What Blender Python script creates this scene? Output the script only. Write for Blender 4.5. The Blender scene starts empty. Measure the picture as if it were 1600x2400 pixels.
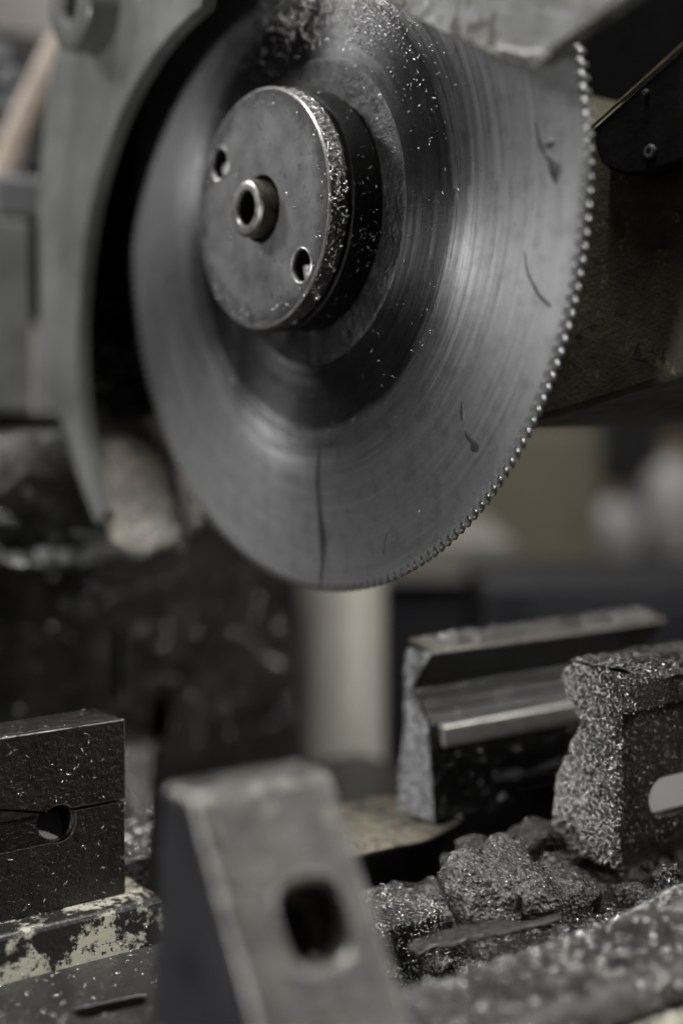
import bpy, bmesh, math, random
import numpy as np
from mathutils import Vector, Matrix
from mathutils.geometry import delaunay_2d_cdt

sc = bpy.context.scene
col = sc.collection
random.seed(7)
rng = np.random.default_rng(11)
PI = math.pi

# ------------------------------------------------------------------ camera
cam_d = bpy.data.cameras.new('camera')
cam = bpy.data.objects.new('camera', cam_d)
col.objects.link(cam)
CAM = Vector((-0.34200698, -0.48415661, 0.32504896))
FWD = Vector((0.5927008, 0.8011665, -0.08269217))
RIGHT = Vector((0.80391981, -0.5947377, 0.0))
UP = RIGHT.cross(FWD)
m = Matrix((RIGHT, UP, -FWD)).transposed().to_4x4()
m.translation = CAM
cam.matrix_world = m
cam_d.sensor_fit = 'VERTICAL'
cam_d.sensor_height = 36.0
cam_d.sensor_width = 24.0
cam_d.lens = 49.5
cam_d.clip_start = 0.01
cam_d.clip_end = 60
cam_d.dof.use_dof = True
cam_d.dof.focus_distance = 0.525
cam_d.dof.aperture_fstop = 2.45
sc.camera = cam

# ------------------------------------------------------------------ world
w = bpy.data.worlds.new('World')
sc.world = w
w.use_nodes = True
w.node_tree.nodes['Background'].inputs[0].default_value = (0.9, 0.95, 1.0, 1)
w.node_tree.nodes['Background'].inputs[1].default_value = 0.006

# ------------------------------------------------------------------ lamps
def area(name, loc, target, sx, sy, power, color=(1, 1, 1)):
    d = bpy.data.lights.new(name, 'AREA')
    d.shape = 'RECTANGLE'; d.size = sx; d.size_y = sy
    d.energy = power; d.color = color
    o = bpy.data.objects.new(name, d)
    o.location = loc
    o.rotation_euler = (Vector(target) - Vector(loc)).to_track_quat('-Z', 'Y').to_euler()
    col.objects.link(o)
    return o
ceil = area('ceiling_tube_lamp', (-0.10, -0.15, 1.75), (0, -0.05, 0.3), 0.9, 0.08, 36, (1.0, 0.99, 0.98))
ceil.rotation_euler = (0, 0, 0)
area('left_window_lamp', (-1.5, -0.15, 0.20), (0, 0, 0.30), 0.20, 0.20, 12, (0.99, 0.99, 1.0))
area('rear_left_lamp', (-0.9, 1.15, 1.45), (0, 0, 0.38), 0.30, 0.30, 16, (0.99, 0.99, 1.0))
area('right_window_lamp', (1.14, -1.04, 1.05), (0, -0.1, 0.35), 0.10, 0.5, 12, (1.0, 0.99, 0.97))
area('back_wall_lamp', (0.9, 1.7, 1.9), (1.0, 1.6, 0.2), 0.5, 0.5, 11, (1.0, 0.95, 0.88))

sc.view_settings.view_transform = 'Standard'
sc.view_settings.look = 'None'
sc.view_settings.exposure = 0.45
sc.view_settings.gamma = 1.0
sc.view_settings.use_curve_mapping = False
sc.cycles.use_denoising = True
sc.cycles.max_bounces = 6
sc.cycles.sample_clamp_indirect = 4.0

# ------------------------------------------------------------------ materials
class NT:
    def __init__(s, name):
        s.m = bpy.data.materials.new(name); s.m.use_nodes = True
        s.t = s.m.node_tree; s.n = s.t.nodes; s.l = s.t.links
        s.b = s.n['Principled BSDF']
        s.tc = s.n.new('ShaderNodeTexCoord')
    def set(s, inp, v):
        i = s.b.inputs[inp] if isinstance(inp, str) else inp
        if isinstance(v, bpy.types.NodeSocket): s.l.new(v, i)
        else: i.default_value = v
    def noise(s, scale, detail=4, rough=0.55, vec=None, dist=0.0):
        n = s.n.new('ShaderNodeTexNoise')
        n.inputs['Scale'].default_value = scale; n.inputs['Detail'].default_value = detail
        n.inputs['Roughness'].default_value = rough; n.inputs['Distortion'].default_value = dist
        s.l.new(vec or s.tc.outputs['Object'], n.inputs['Vector'])
        return n.outputs['Fac']
    def voronoi(s, scale, vec=None, out='Distance', rnd=1.0):
        n = s.n.new('ShaderNodeTexVoronoi'); n.inputs['Scale'].default_value = scale
        n.inputs['Randomness'].default_value = rnd
        s.l.new(vec or s.tc.outputs['Object'], n.inputs['Vector'])
        return n.outputs[out]
    def ramp(s, fac, stops, interp='LINEAR'):
        r = s.n.new('ShaderNodeValToRGB'); e = r.color_ramp
        e.interpolation = interp
        while len(e.elements) > 1: e.elements.remove(e.elements[-1])
        for i, (p, c) in enumerate(stops):
            el = e.elements[0] if i == 0 else e.elements.new(p)
            el.position = p
            if not hasattr(c, '__len__'): c = (c, c, c)
            el.color = (*c[:3], 1)
        s.l.new(fac, r.inputs[0])
        return r.outputs[0]
    def math(s, op, a, b=None, clamp=False):
        n = s.n.new('ShaderNodeMath'); n.operation = op; n.use_clamp = clamp
        for i, v in enumerate((a, b)):
            if v is None: continue
            if isinstance(v, bpy.types.NodeSocket): s.l.new(v, n.inputs[i])
            else: n.inputs[i].default_value = v
        return n.outputs[0]
    def mix(s, fac, a, b):
        n = s.n.new('ShaderNodeMix'); n.data_type = 'RGBA'
        for k, v in ((0, fac), (6, a), (7, b)):
            if isinstance(v, bpy.types.NodeSocket): s.l.new(v, n.inputs[k])
            elif k == 0: n.inputs[k].default_value = v
            else: n.inputs[k].default_value = (*((v, v, v) if not hasattr(v, '__len__') else v[:3]), 1)
        return n.outputs[2]
    def bump(s, h, strength=0.3, dist=0.0005, normal=None):
        n = s.n.new('ShaderNodeBump'); n.inputs['Strength'].default_value = strength
        n.inputs['Distance'].default_value = dist
        s.l.new(h, n.inputs['Height'])
        if normal is not None: s.l.new(normal, n.inputs['Normal'])
        s.l.new(n.outputs[0], s.b.inputs['Normal'])
        return n.outputs[0]
    def film(s, wgt, rough=0.12):
        s.b.inputs['Coat Weight'].default_value = wgt
        s.b.inputs['Coat Roughness'].default_value = rough
        s.b.inputs['Coat IOR'].default_value = 1.47
        if s.b.inputs['Normal'].is_linked:
            s.l.new(s.b.inputs['Normal'].links[0].from_socket, s.b.inputs['Coat Normal'])
    def stretch(s, sx, sy, sz, src='Object'):
        n = s.n.new('ShaderNodeMapping'); n.inputs['Scale'].default_value = (sx, sy, sz)
        s.l.new(s.tc.outputs[src], n.inputs['Vector'])
        return n.outputs[0]

def paint_metal(name, c1, c2, rough=(0.35, 0.6), scale=60, metallic=0.0, speck=None, bump=0.15, bscale=400, wear=None, coat=0.0, spec=0.5, k=0.66):
    t = NT(name)
    K = lambda c_: tuple(x * k for x in c_)
    c1, c2 = K(c1), K(c2)
    if speck: speck = (speck[0], K(speck[1]), speck[2])
    if wear: wear = (wear[0], K(wear[1]), wear[2])
    t.b.inputs['Specular IOR Level'].default_value = spec
    n1 = t.noise(scale, 6, 0.65)
    c = t.ramp(n1, [(0.3, c1), (0.7, c2)])
    if speck:
        amount, colr, sscale = speck
        v = t.noise(sscale, 3, 0.7)
        c = t.mix(t.ramp(v, [(amount, 0.0), (amount + 0.06, 1.0)]), c, colr)
    if wear:
        amount, colr, sscale = wear
        v = t.noise(sscale, 8, 0.75, dist=0.4)
        c = t.mix(t.ramp(v, [(amount, 0.0), (amount + 0.03, 1.0)]), c, colr)
    t.set('Base Color', c)
    t.set('Metallic', metallic)
    n2 = t.noise(scale * 2.3, 4)
    t.set('Roughness', t.ramp(n2, [(0.3, rough[0]), (0.7, rough[1])]))
    h = t.noise(bscale, 5, 0.7)
    t.bump(h, bump, 0.001)
    if coat: t.film(coat)
    return t.m

def radial(t):
    """radius and angle around the object's X axis"""
    sp = t.n.new('ShaderNodeSeparateXYZ'); t.l.new(t.tc.outputs['Object'], sp.inputs[0])
    y, z = sp.outputs[1], sp.outputs[2]
    r = t.math('SQRT', t.math('ADD', t.math('MULTIPLY', y, y), t.math('MULTIPLY', z, z)))
    a = t.math('ARCTAN2', z, y)
    return r, a

def blade_material():
    t = NT('blade_steel')
    r, a = radial(t)
    cmb = t.n.new('ShaderNodeCombineXYZ')
    t.l.new(t.math('MULTIPLY', r, 420.0), cmb.inputs[0]); t.l.new(t.math('MULTIPLY', a, 1.1), cmb.inputs[1])
    ring = t.noise(1.0, 6, 0.75, vec=cmb.outputs[0])
    cmb2 = t.n.new('ShaderNodeCombineXYZ')
    t.l.new(t.math('MULTIPLY', r, 2400.0), cmb2.inputs[0]); t.l.new(t.math('MULTIPLY', a, 7.0), cmb2.inputs[1])
    fine = t.noise(1.0, 3, 0.7, vec=cmb2.outputs[0])
    wob = t.math('ADD', r, t.math('MULTIPLY', t.math('SUBTRACT', t.noise(30, 3), 0.5), 0.008))
    # zones: oily hub area, burnished ring, ground outer band
    zone = t.ramp(t.math('MULTIPLY', wob, 6.0), [(0.30, 0.13), (0.44, 0.085), (0.525, 0.095), (0.545, 0.50), (0.60, 0.42), (0.68, 0.36), (0.92, 0.33)])
    spots = t.ramp(t.noise(130, 5, 0.7), [(0.36, 0.55), (0.52, 1.0)])
    cb = t.mix(1.0, zone, zone)
    mul = t.n.new('ShaderNodeMix'); mul.data_type = 'RGBA'; mul.blend_type = 'MULTIPLY'; t.l.new(t.ramp(t.math('MULTIPLY', wob, 6.0), [(0.5, 0.9), (0.62, 0.85), (0.75, 0.45)]), mul.inputs[0])
    t.l.new(zone, mul.inputs[6]); t.l.new(t.ramp(ring, [(0.25, 0.55), (0.7, 1.15)]), mul.inputs[7])
    mul2 = t.n.new('ShaderNodeMix'); mul2.data_type = 'RGBA'; mul2.blend_type = 'MULTIPLY'; mul2.inputs[0].default_value = 0.45
    t.l.new(mul.outputs[2], mul2.inputs[6]); t.l.new(spots, mul2.inputs[7])
    t.set('Base Color', mul2.outputs[2])
    t.set('Metallic', 0.97)
    rz = t.ramp(t.math('MULTIPLY', wob, 6.0), [(0.30, 0.34), (0.52, 0.32), (0.55, 0.27), (0.62, 0.38), (0.92, 0.46)])
    t.set('Roughness', t.math('ADD', rz, t.math('MULTIPLY', t.math('SUBTRACT', ring, 0.5), t.ramp(t.math('MULTIPLY', wob, 6.0), [(0.55, 0.34), (0.75, 0.12)]))))
    t.set('Anisotropic', t.ramp(t.math('MULTIPLY', wob, 6.0), [(0.30, 0.8), (0.58, 0.88), (0.70, 0.7), (0.92, 0.6)]))
    t.set('Anisotropic Rotation', 0.25)
    tg = t.n.new('ShaderNodeTangent'); tg.direction_type = 'RADIAL'; tg.axis = 'X'
    t.l.new(tg.outputs[0], t.b.inputs['Tangent'])
    # gummy residue only in the hub area
    res = t.math('MULTIPLY', t.noise(900, 4, 0.7), t.ramp(t.math('MULTIPLY', wob, 6.0), [(0.3, 1.0), (0.50, 0.9), (0.56, 0.0)]))
    h = t.math('ADD', t.math('MULTIPLY', fine, 0.22), t.math('MULTIPLY', res, 1.2))
    t.bump(h, 0.22, 0.0004)
    return t.m

def flange_face_material():
    t = NT('flange_face_steel')
    r, a = radial(t)
    n = t.noise(45, 6, 0.65)
    c = t.ramp(n, [(0.3, 0.115), (0.7, 0.16)])
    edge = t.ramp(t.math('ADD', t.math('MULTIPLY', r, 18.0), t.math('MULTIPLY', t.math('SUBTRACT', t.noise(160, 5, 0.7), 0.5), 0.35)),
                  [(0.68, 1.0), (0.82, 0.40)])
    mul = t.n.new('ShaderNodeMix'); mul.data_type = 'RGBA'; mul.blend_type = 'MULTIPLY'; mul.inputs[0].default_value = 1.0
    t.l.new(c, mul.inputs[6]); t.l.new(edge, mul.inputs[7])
    sp = t.ramp(t.noise(300, 3, 0.7), [(0.28, 0.35), (0.40, 1.0)])
    mul2 = t.n.new('ShaderNodeMix'); mul2.data_type = 'RGBA'; mul2.blend_type = 'MULTIPLY'; mul2.inputs[0].default_value = 0.8
    t.l.new(mul.outputs[2], mul2.inputs[6]); t.l.new(sp, mul2.inputs[7])
    t.set('Base Color', mul2.outputs[2])
    t.set('Metallic', 0.6)
    t.set('Roughness', t.ramp(t.noise(90, 4), [(0.3, 0.42), (0.7, 0.6)]))
    t.bump(t.noise(700, 4, 0.7), 0.12, 0.0004)
    return t.m

def chip_material(name='chip_steel', lo=0.35, hi=0.95):
    t = NT(name)
    g = t.n.new('ShaderNodeNewGeometry')
    c = t.ramp(g.outputs['Random Per Island'], [(0.0, (lo, lo * 0.97, lo * 0.9)), (0.6, (hi * 0.7, hi * 0.69, hi * 0.66)), (1.0, (hi, hi * 0.99, hi * 0.96))])
    t.set('Base Color', c)
    t.set('Metallic', 0.95)
    t.set('Roughness', 0.27)
    return t.m

def crust_material(name, dark, light, scale=900, metallic=0.5, coat=0.6):
    """surface caked with fine swarf and oil"""
    t = NT(name)
    dark, light = tuple(x * 0.72 for x in dark), tuple(x * 0.72 for x in light)
    t.b.inputs['Specular IOR Level'].default_value = 0.3
    v = t.voronoi(scale, out='Color')
    sx = t.n.new('ShaderNodeSeparateColor'); t.l.new(v, sx.inputs[0])
    big = t.noise(70, 5, 0.65)
    c = t.ramp(t.math('ADD', t.math('MULTIPLY', sx.outputs[0], 0.55), t.math('MULTIPLY', big, 0.5)), [(0.3, dark), (0.6, tuple(0.5 * (a + b) for a, b in zip(dark, light))), (0.85, light)])
    t.set('Base Color', c)
    t.set('Metallic', metallic)
    t.set('Roughness', t.ramp(sx.outputs[1], [(0.0, 0.3), (1.0, 0.6)]))
    h = t.math('ADD', t.math('MULTIPLY', t.voronoi(scale), 0.6), t.noise(scale * 0.5, 4, 0.7))
    t.bump(h, 0.9, 0.0012)
    if coat: t.film(coat, 0.15)
    return t.m

def cream_material():
    t = NT('chipped_cream_paint')
    n = t.noise(34, 9, 0.70, dist=0.12)
    n2 = t.noise(420, 4, 0.65)
    f = t.ramp(n, [(0.525, 1.0), (0.56, 0.0)])
    f2 = t.ramp(n2, [(0.56, 1.0), (0.62, 0.0)])
    k = t.math('MULTIPLY', f, f2)
    t.set('Base Color', t.mix(k, (0.012, 0.011, 0.0095), (0.30, 0.285, 0.22)))
    t.set('Roughness', t.mix(k, 0.3, 0.55))
    t.bump(t.math('ADD', k, t.math('MULTIPLY', t.noise(600, 4), 0.4)), 0.5, 0.0008)
    return t.m

M = {}
M['blade'] = blade_material()
M['flange_face'] = flange_face_material()
M['tooth'] = paint_metal('tooth_steel', (0.42, 0.42, 0.42), (0.6, 0.6, 0.6), (0.25, 0.35), 300, 0.95, bump=0.05, k=0.85)
M['oily_black'] = paint_metal('oily_black_steel', (0.002, 0.0019, 0.0016), (0.007, 0.0065, 0.0055), (0.3, 0.5), 90, 0.0, bump=0.4, bscale=900, coat=0.08, spec=0.12)
M['rim'] = paint_metal('oily_rim_steel', (0.012, 0.010, 0.008), (0.06, 0.053, 0.042), (0.12, 0.35), 200, 0.5, bump=1.0, bscale=600, coat=0.9)
M['bare'] = paint_metal('worn_bright_steel', (0.30, 0.29, 0.27), (0.5, 0.49, 0.47), (0.25, 0.45), 200, 0.8, bump=0.1, k=0.85)
M['guard'] = paint_metal('grey_machine_paint', (0.095, 0.098, 0.09), (0.235, 0.24, 0.225), (0.3, 0.5), 18, 0.0, speck=(0.70, (0.10, 0.095, 0.08), 120), wear=(0.62, (0.10, 0.09, 0.07), 38), bump=0.2, bscale=160, coat=0.3, spec=0.25)
M['flap'] = paint_metal('stained_grey_paint', (0.09, 0.09, 0.078), (0.30, 0.30, 0.285), (0.25, 0.5), 38, 0.0, speck=(0.60, (0.40, 0.40, 0.37), 90), wear=(0.56, (0.07, 0.063, 0.047), 48), bump=0.6, bscale=160, coat=0.4, spec=0.25)
M['black'] = paint_metal('black_rubber', (0.002, 0.002, 0.002), (0.004, 0.004, 0.004), (0.6, 0.8), 40, spec=0.12)  # near-black standing in for shade above the plate and between motor slats
M['bar'] = paint_metal('pale_bright_bar', (0.46, 0.455, 0.445), (0.60, 0.595, 0.58), (0.35, 0.45), 30, 0.0, k=0.85)  # pale colour standing in for light in the slot and jaw hole
M['cavity'] = paint_metal('grimy_guard_inside', (0.008, 0.008, 0.007), (0.025, 0.023, 0.02), (0.35, 0.6), 70, 0.0, bump=0.4, spec=0.12)  # grime, plus the shade inside the guard put into the colour
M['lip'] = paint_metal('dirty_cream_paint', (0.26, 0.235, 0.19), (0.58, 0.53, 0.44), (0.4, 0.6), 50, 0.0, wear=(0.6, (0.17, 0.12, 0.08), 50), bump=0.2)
M['head'] = paint_metal('dark_olive_casting', (0.022, 0.020, 0.013), (0.10, 0.09, 0.056), (0.4, 0.65), 30, 0.0, speck=(0.62, (0.15, 0.13, 0.075), 110), wear=(0.60, (0.03, 0.026, 0.017), 70), bump=1.0, bscale=160, coat=0.1, spec=0.2)
M['plate'] = paint_metal('black_painted_plate', (0.005, 0.005, 0.005), (0.013, 0.0127, 0.012), (0.4, 0.6), 80, 0.0, bump=0.3, spec=0.12)
M['olive_edge'] = paint_metal('olive_edge_paint', (0.09, 0.075, 0.035), (0.22, 0.19, 0.11), (0.4, 0.6), 120, 0.0)
M['jaw_brown'] = paint_metal('oily_brown_jaw_steel', (0.002, 0.0017, 0.0014), (0.026, 0.022, 0.018), (0.25, 0.5), 150, 0.2, speck=(0.72, (0.2, 0.19, 0.17), 900), bump=0.9, bscale=380, coat=0.6, spec=0.25)
M['jaw_top'] = paint_metal('worn_tan_jaw_top', (0.09, 0.076, 0.058), (0.24, 0.205, 0.16), (0.25, 0.45), 90, 0.4, bump=0.4, bscale=300, coat=0.5)
M['jaw_grey'] = paint_metal('dull_grey_brown_jaw', (0.014, 0.013, 0.0115), (0.135, 0.124, 0.109), (0.3, 0.55), 60, 0.25, speck=(0.60, (0.24, 0.225, 0.19), 140), wear=(0.57, (0.022, 0.019, 0.016), 70), bump=1.0, bscale=180, coat=0.5, spec=0.25)
M['jaw_side'] = paint_metal('smooth_dark_jaw_side', (0.020, 0.021, 0.023), (0.048, 0.049, 0.053), (0.35, 0.5), 40, 0.3, bump=0.3, spec=0.12)
M['rail_dark'] = paint_metal('oily_rail_steel', (0.002, 0.0019, 0.0016), (0.018, 0.0167, 0.0143), (0.3, 0.5), 90, 0.3, bump=0.6, bscale=300, coat=0.7, spec=0.12)
M['rail_ground'] = paint_metal('ground_rail_face', (0.20, 0.195, 0.18), (0.34, 0.33, 0.305), (0.25, 0.4), 60, 0.7, bump=0.05, k=0.85)
M['rail_end'] = crust_material('crusted_rail_end', (0.12, 0.12, 0.12), (0.5, 0.5, 0.5), 500, 0.4)
M['crust'] = crust_material('swarf_crust', (0.002, 0.0019, 0.0017), (0.14, 0.137, 0.128), 700, 0.6, 0.75)
M['crust_dark'] = crust_material('dark_swarf_crust', (0.0015, 0.0014, 0.0012), (0.05, 0.048, 0.044), 650, 0.5, 0.85)
M['cast_grey'] = paint_metal('grey_cast_bed', (0.008, 0.0078, 0.007), (0.058, 0.0555, 0.050), (0.28, 0.5), 55, 0.3, speck=(0.64, (0.22, 0.215, 0.2), 220), bump=0.9, bscale=220, coat=0.7, spec=0.25)
M['bed'] = paint_metal('oily_dark_bed', (0.003, 0.0029, 0.0026), (0.014, 0.013, 0.0115), (0.3, 0.5), 50, 0.2, bump=0.5, coat=0.5, spec=0.12)
M['tan'] = paint_metal('tan_dusty_steel', (0.07, 0.062, 0.05), (0.34, 0.285, 0.205), (0.4, 0.6), 60, 0.1, wear=(0.56, (0.05, 0.047, 0.042), 70), bump=0.7)
M['cream'] = cream_material()
M['sleeve'] = paint_metal('brown_steel_sleeve', (0.05, 0.044, 0.036), (0.20, 0.175, 0.14), (0.25, 0.4), 120, 0.7, bump=0.2)
M['jaw_rust'] = paint_metal('greasy_brown_jaw', (0.006, 0.0052, 0.004), (0.085, 0.073, 0.058), (0.25, 0.5), 110, 0.3, speck=(0.66, (0.26, 0.25, 0.22), 500), wear=(0.58, (0.006, 0.005, 0.004), 150), bump=0.9, bscale=330, coat=0.6, spec=0.25)
M['bead'] = paint_metal('wet_steel_bead', (0.7, 0.7, 0.69), (0.85, 0.85, 0.84), (0.2, 0.3), 300, 0.95, bump=0.05, k=0.85)  # for the added glint beads
M['worn_edge'] = paint_metal('rubbed_bright_edge', (0.07, 0.066, 0.058), (0.36, 0.345, 0.31), (0.2, 0.4), 110, 0.6, wear=(0.55, (0.03, 0.026, 0.021), 140), bump=0.5, bscale=300, coat=0.5)
M['hub_ring'] = paint_metal('gummed_hub_steel', (0.012, 0.012, 0.0117), (0.085, 0.085, 0.083), (0.3, 0.5), 70, 0.9, wear=(0.58, (0.008, 0.008, 0.0075), 90), bump=0.8, bscale=300, coat=0.15)
M['column'] = paint_metal('oily_speckled_column_paint', (0.0012, 0.00115, 0.001), (0.036, 0.034, 0.030), (0.35, 0.55), 26, 0.0, speck=(0.60, (0.075, 0.072, 0.064), 80), bump=1.0, bscale=110, coat=0.3, spec=0.12)
M['chip'] = chip_material()
M['chip_dark'] = chip_material('dull_chip_steel', 0.08, 0.45)
M['hose'] = paint_metal('tan_rubber_hose', (0.20, 0.155, 0.115), (0.40, 0.33, 0.26), (0.5, 0.6), 40)
M['motor'] = paint_metal('dark_grey_motor_paint', (0.09, 0.092, 0.095), (0.15, 0.153, 0.157), (0.4, 0.55), 40, spec=0.3)
M['post'] = paint_metal('polished_steel_post', (0.50, 0.47, 0.41), (0.60, 0.57, 0.50), (0.25, 0.32), 20, 0.0, bump=0.02)
M['oil'] = paint_metal('thin_cutting_oil', (0.10, 0.10, 0.10), (0.14, 0.14, 0.14), (0.32, 0.42), 60, 0.9, bump=0.02, k=0.8)
M['wall'] = paint_metal('greyish_wall_plaster', (0.36, 0.33, 0.315), (0.46, 0.43, 0.41), (0.7, 0.8), 4)
M['olive'] = paint_metal('olive_brown_cabinet', (0.085, 0.073, 0.05), (0.13, 0.112, 0.078), (0.5, 0.6), 8)
M['tan_bench'] = paint_metal('greyish_tan_bench', (0.13, 0.12, 0.10), (0.19, 0.175, 0.15), (0.5, 0.6), 6)
M['dark_bench'] = paint_metal('dark_grey_cabinet', (0.010, 0.0105, 0.012), (0.020, 0.0205, 0.0225), (0.45, 0.6), 6, spec=0.12)
M['white'] = paint_metal('off_white_plastic', (0.27, 0.265, 0.255), (0.36, 0.355, 0.345), (0.4, 0.5), 12)
M['amber'] = paint_metal('amber_plastic', (0.16, 0.10, 0.04), (0.24, 0.16, 0.06), (0.4, 0.5), 12)

# ------------------------------------------------------------------ helpers
def tag(o, label=None, cat=None, group=None, kind=None):
    if label: o['label'] = label
    if cat: o['category'] = cat
    if group: o['group'] = group
    if kind: o['kind'] = kind
    return o

def thing(name, loc, label, cat, group=None):
    o = bpy.data.objects.new(name, None)
    o.empty_display_size = 0.01
    o.location = loc
    col.objects.link(o)
    return tag(o, label, cat, group)

def origin(o):
    """world position of an object whose whole chain is translated only"""
    p = Vector(o.location)
    while o.parent:
        o = o.parent; p += Vector(o.location)
    return p

def mesh(name, verts, faces, mat, parent=None, at=None, smooth=40, bevel=0, seg=2, worn=None):
    """verts in world coordinates; at = world origin of the object"""
    po = origin(parent) if parent else Vector((0, 0, 0))
    L = Vector(at) if at is not None else (po.copy() if parent else Vector(verts[0]))
    me = bpy.data.meshes.new(name)
    me.from_pydata([tuple(Vector(v) - L) for v in verts], [], faces)
    bm = bmesh.new(); bm.from_mesh(me)
    bmesh.ops.recalc_face_normals(bm, faces=bm.faces)
    if smooth:
        for f in bm.faces: f.smooth = True
        lim = math.radians(smooth)
        for e in bm.edges:
            if len(e.link_faces) == 2 and e.calc_face_angle(0) > lim: e.smooth = False
    bm.to_mesh(me); bm.free()
    me.materials.append(mat)
    o = bpy.data.objects.new(name, me)
    col.objects.link(o)
    if parent: o.parent = parent
    o.location = L - po
    if bevel:
        b = o.modifiers.new('edge', 'BEVEL'); b.width = bevel; b.segments = seg
        b.limit_method = 'ANGLE'; b.angle_limit = math.radians(30); b.harden_normals = True
        if worn is not None:
            me.materials.append(worn); b.material = 1
    return o

def box(name, x0, x1, y0, y1, z0, z1, mat, parent=None, bevel=0.001, **k):
    v = [(x, y, z) for x in (x0, x1) for y in (y0, y1) for z in (z0, z1)]
    f = [(0, 1, 3, 2), (4, 6, 7, 5), (0, 4, 5, 1), (2, 3, 7, 6), (0, 2, 6, 4), (1, 5, 7, 3)]
    return mesh(name, v, f, mat, parent, bevel=bevel, **k)

def inside(p, poly):
    x, y = p; c = False; n = len(poly); j = n - 1
    for i in range(n):
        xi, yi = poly[i]; xj, yj = poly[j]
        if (yi > y) != (yj > y) and x < (xj - xi) * (y - yi) / (yj - yi) + xi: c = not c
        j = i
    return c

def plate(name, outline, holes, axis, a0, a1, mat, parent=None, **k):
    """polygon with holes in the plane across `axis`, extruded from a0 to a1.
    axis 'x': points are (y, z); 'y': (x, z); 'z': (x, y)"""
    loops = [outline] + list(holes)
    pts, edges, ids = [], [], []
    for lp in loops:
        s = len(pts); n = len(lp); pts += [Vector(p) for p in lp]
        edges += [(s + i, s + (i + 1) % n) for i in range(n)]
    vo, eo, fo, ov, oe, of = delaunay_2d_cdt(pts, edges, [], 0, 1e-9)
    tris = []
    for f in fo:
        c = (sum(vo[i][0] for i in f) / len(f), sum(vo[i][1] for i in f) / len(f))
        if inside(c, outline) and not any(inside(c, h) for h in holes): tris.append(list(f))
    P = {'x': lambda p, a: (a, p[0], p[1]), 'y': lambda p, a: (p[0], a, p[1]), 'z': lambda p, a: (p[0], p[1], a)}[axis]
    n = len(vo)
    verts = [P(p, a0) for p in vo] + [P(p, a1) for p in vo]
    faces = [tuple(t) for t in tris] + [tuple(i + n for i in reversed(t)) for t in tris]
    cnt = {}
    for t in tris:
        for i in range(len(t)):
            e = (t[i], t[(i + 1) % len(t)]); cnt[tuple(sorted(e))] = cnt.get(tuple(sorted(e)), 0) + 1
    for (i, j), c in cnt.items():
        if c == 1: faces.append((i, j, j + n, i + n))
    return mesh(name, verts, faces, mat, parent, **k)

def lathe(name, prof, c, mat, parent=None, seg=96, axis='x', closed=False, a0=0, a1=2 * PI, **k):
    """profile of (radius, offset along axis) pairs revolved round `axis` through c"""
    full = abs(a1 - a0 - 2 * PI) < 1e-6
    n = seg if full else seg + 1
    verts, faces = [], []
    for i in range(n):
        a = a0 + (a1 - a0) * i / seg
        ca, sa = math.cos(a), math.sin(a)
        for r, h in prof:
            if axis == 'x': verts.append((c[0] + h, c[1] + r * ca, c[2] + r * sa))
            elif axis == 'y': verts.append((c[0] + r * ca, c[1] + h, c[2] + r * sa))
            else: verts.append((c[0] + r * ca, c[1] + r * sa, c[2] + h))
    p = len(prof)
    for i in range(seg):
        j = (i + 1) % n if full else i + 1
        for q in range(p if closed else p - 1):
            q2 = (q + 1) % p
            faces.append((i * p + q, i * p + q2, j * p + q2, j * p + q))
    if closed and not full:
        faces.append(tuple(range(p))); faces.append(tuple((n - 1) * p + q for q in range(p)))
    o = mesh(name, verts, faces, mat, parent, **k)
    bm = bmesh.new(); bm.from_mesh(o.data)
    bmesh.ops.remove_doubles(bm, verts=bm.verts, dist=1e-7); bm.to_mesh(o.data); bm.free()
    return o

def tube(name, pts, r, mat, parent=None, seg=16, **k):
    verts, faces = [], []
    P = [Vector(p) for p in pts]
    for i, p in enumerate(P):
        d = (P[min(i + 1, len(P) - 1)] - P[max(i - 1, 0)]).normalized()
        u = d.cross(Vector((0, 0, 1)));
        if u.length < 1e-3: u = d.cross(Vector((1, 0, 0)))
        u.normalize(); v = d.cross(u)
        rr = r[i] if hasattr(r, '__len__') else r
        for s in range(seg):
            a = 2 * PI * s / seg
            verts.append(p + u * rr * math.cos(a) + v * rr * math.sin(a))
    for i in range(len(P) - 1):
        for s in range(seg):
            s2 = (s + 1) % seg
            faces.append((i * seg + s, i * seg + s2, (i + 1) * seg + s2, (i + 1) * seg + s))
    faces.append(tuple(range(seg))); faces.append(tuple((len(P) - 1) * seg + s for s in range(seg)))
    return mesh(name, verts, faces, mat, parent, **k)

def circle(cx, cy, r, n=32, a0=0, a1=2 * PI):
    return [(cx + r * math.cos(a0 + (a1 - a0) * i / n), cy + r * math.sin(a0 + (a1 - a0) * i / n)) for i in range(n)]

def arc(cx, cy, r, d0, d1, n):
    return [(cx + r * math.cos(math.radians(d0 + (d1 - d0) * i / n)), cy + r * math.sin(math.radians(d0 + (d1 - d0) * i / n))) for i in range(n + 1)]

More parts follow.
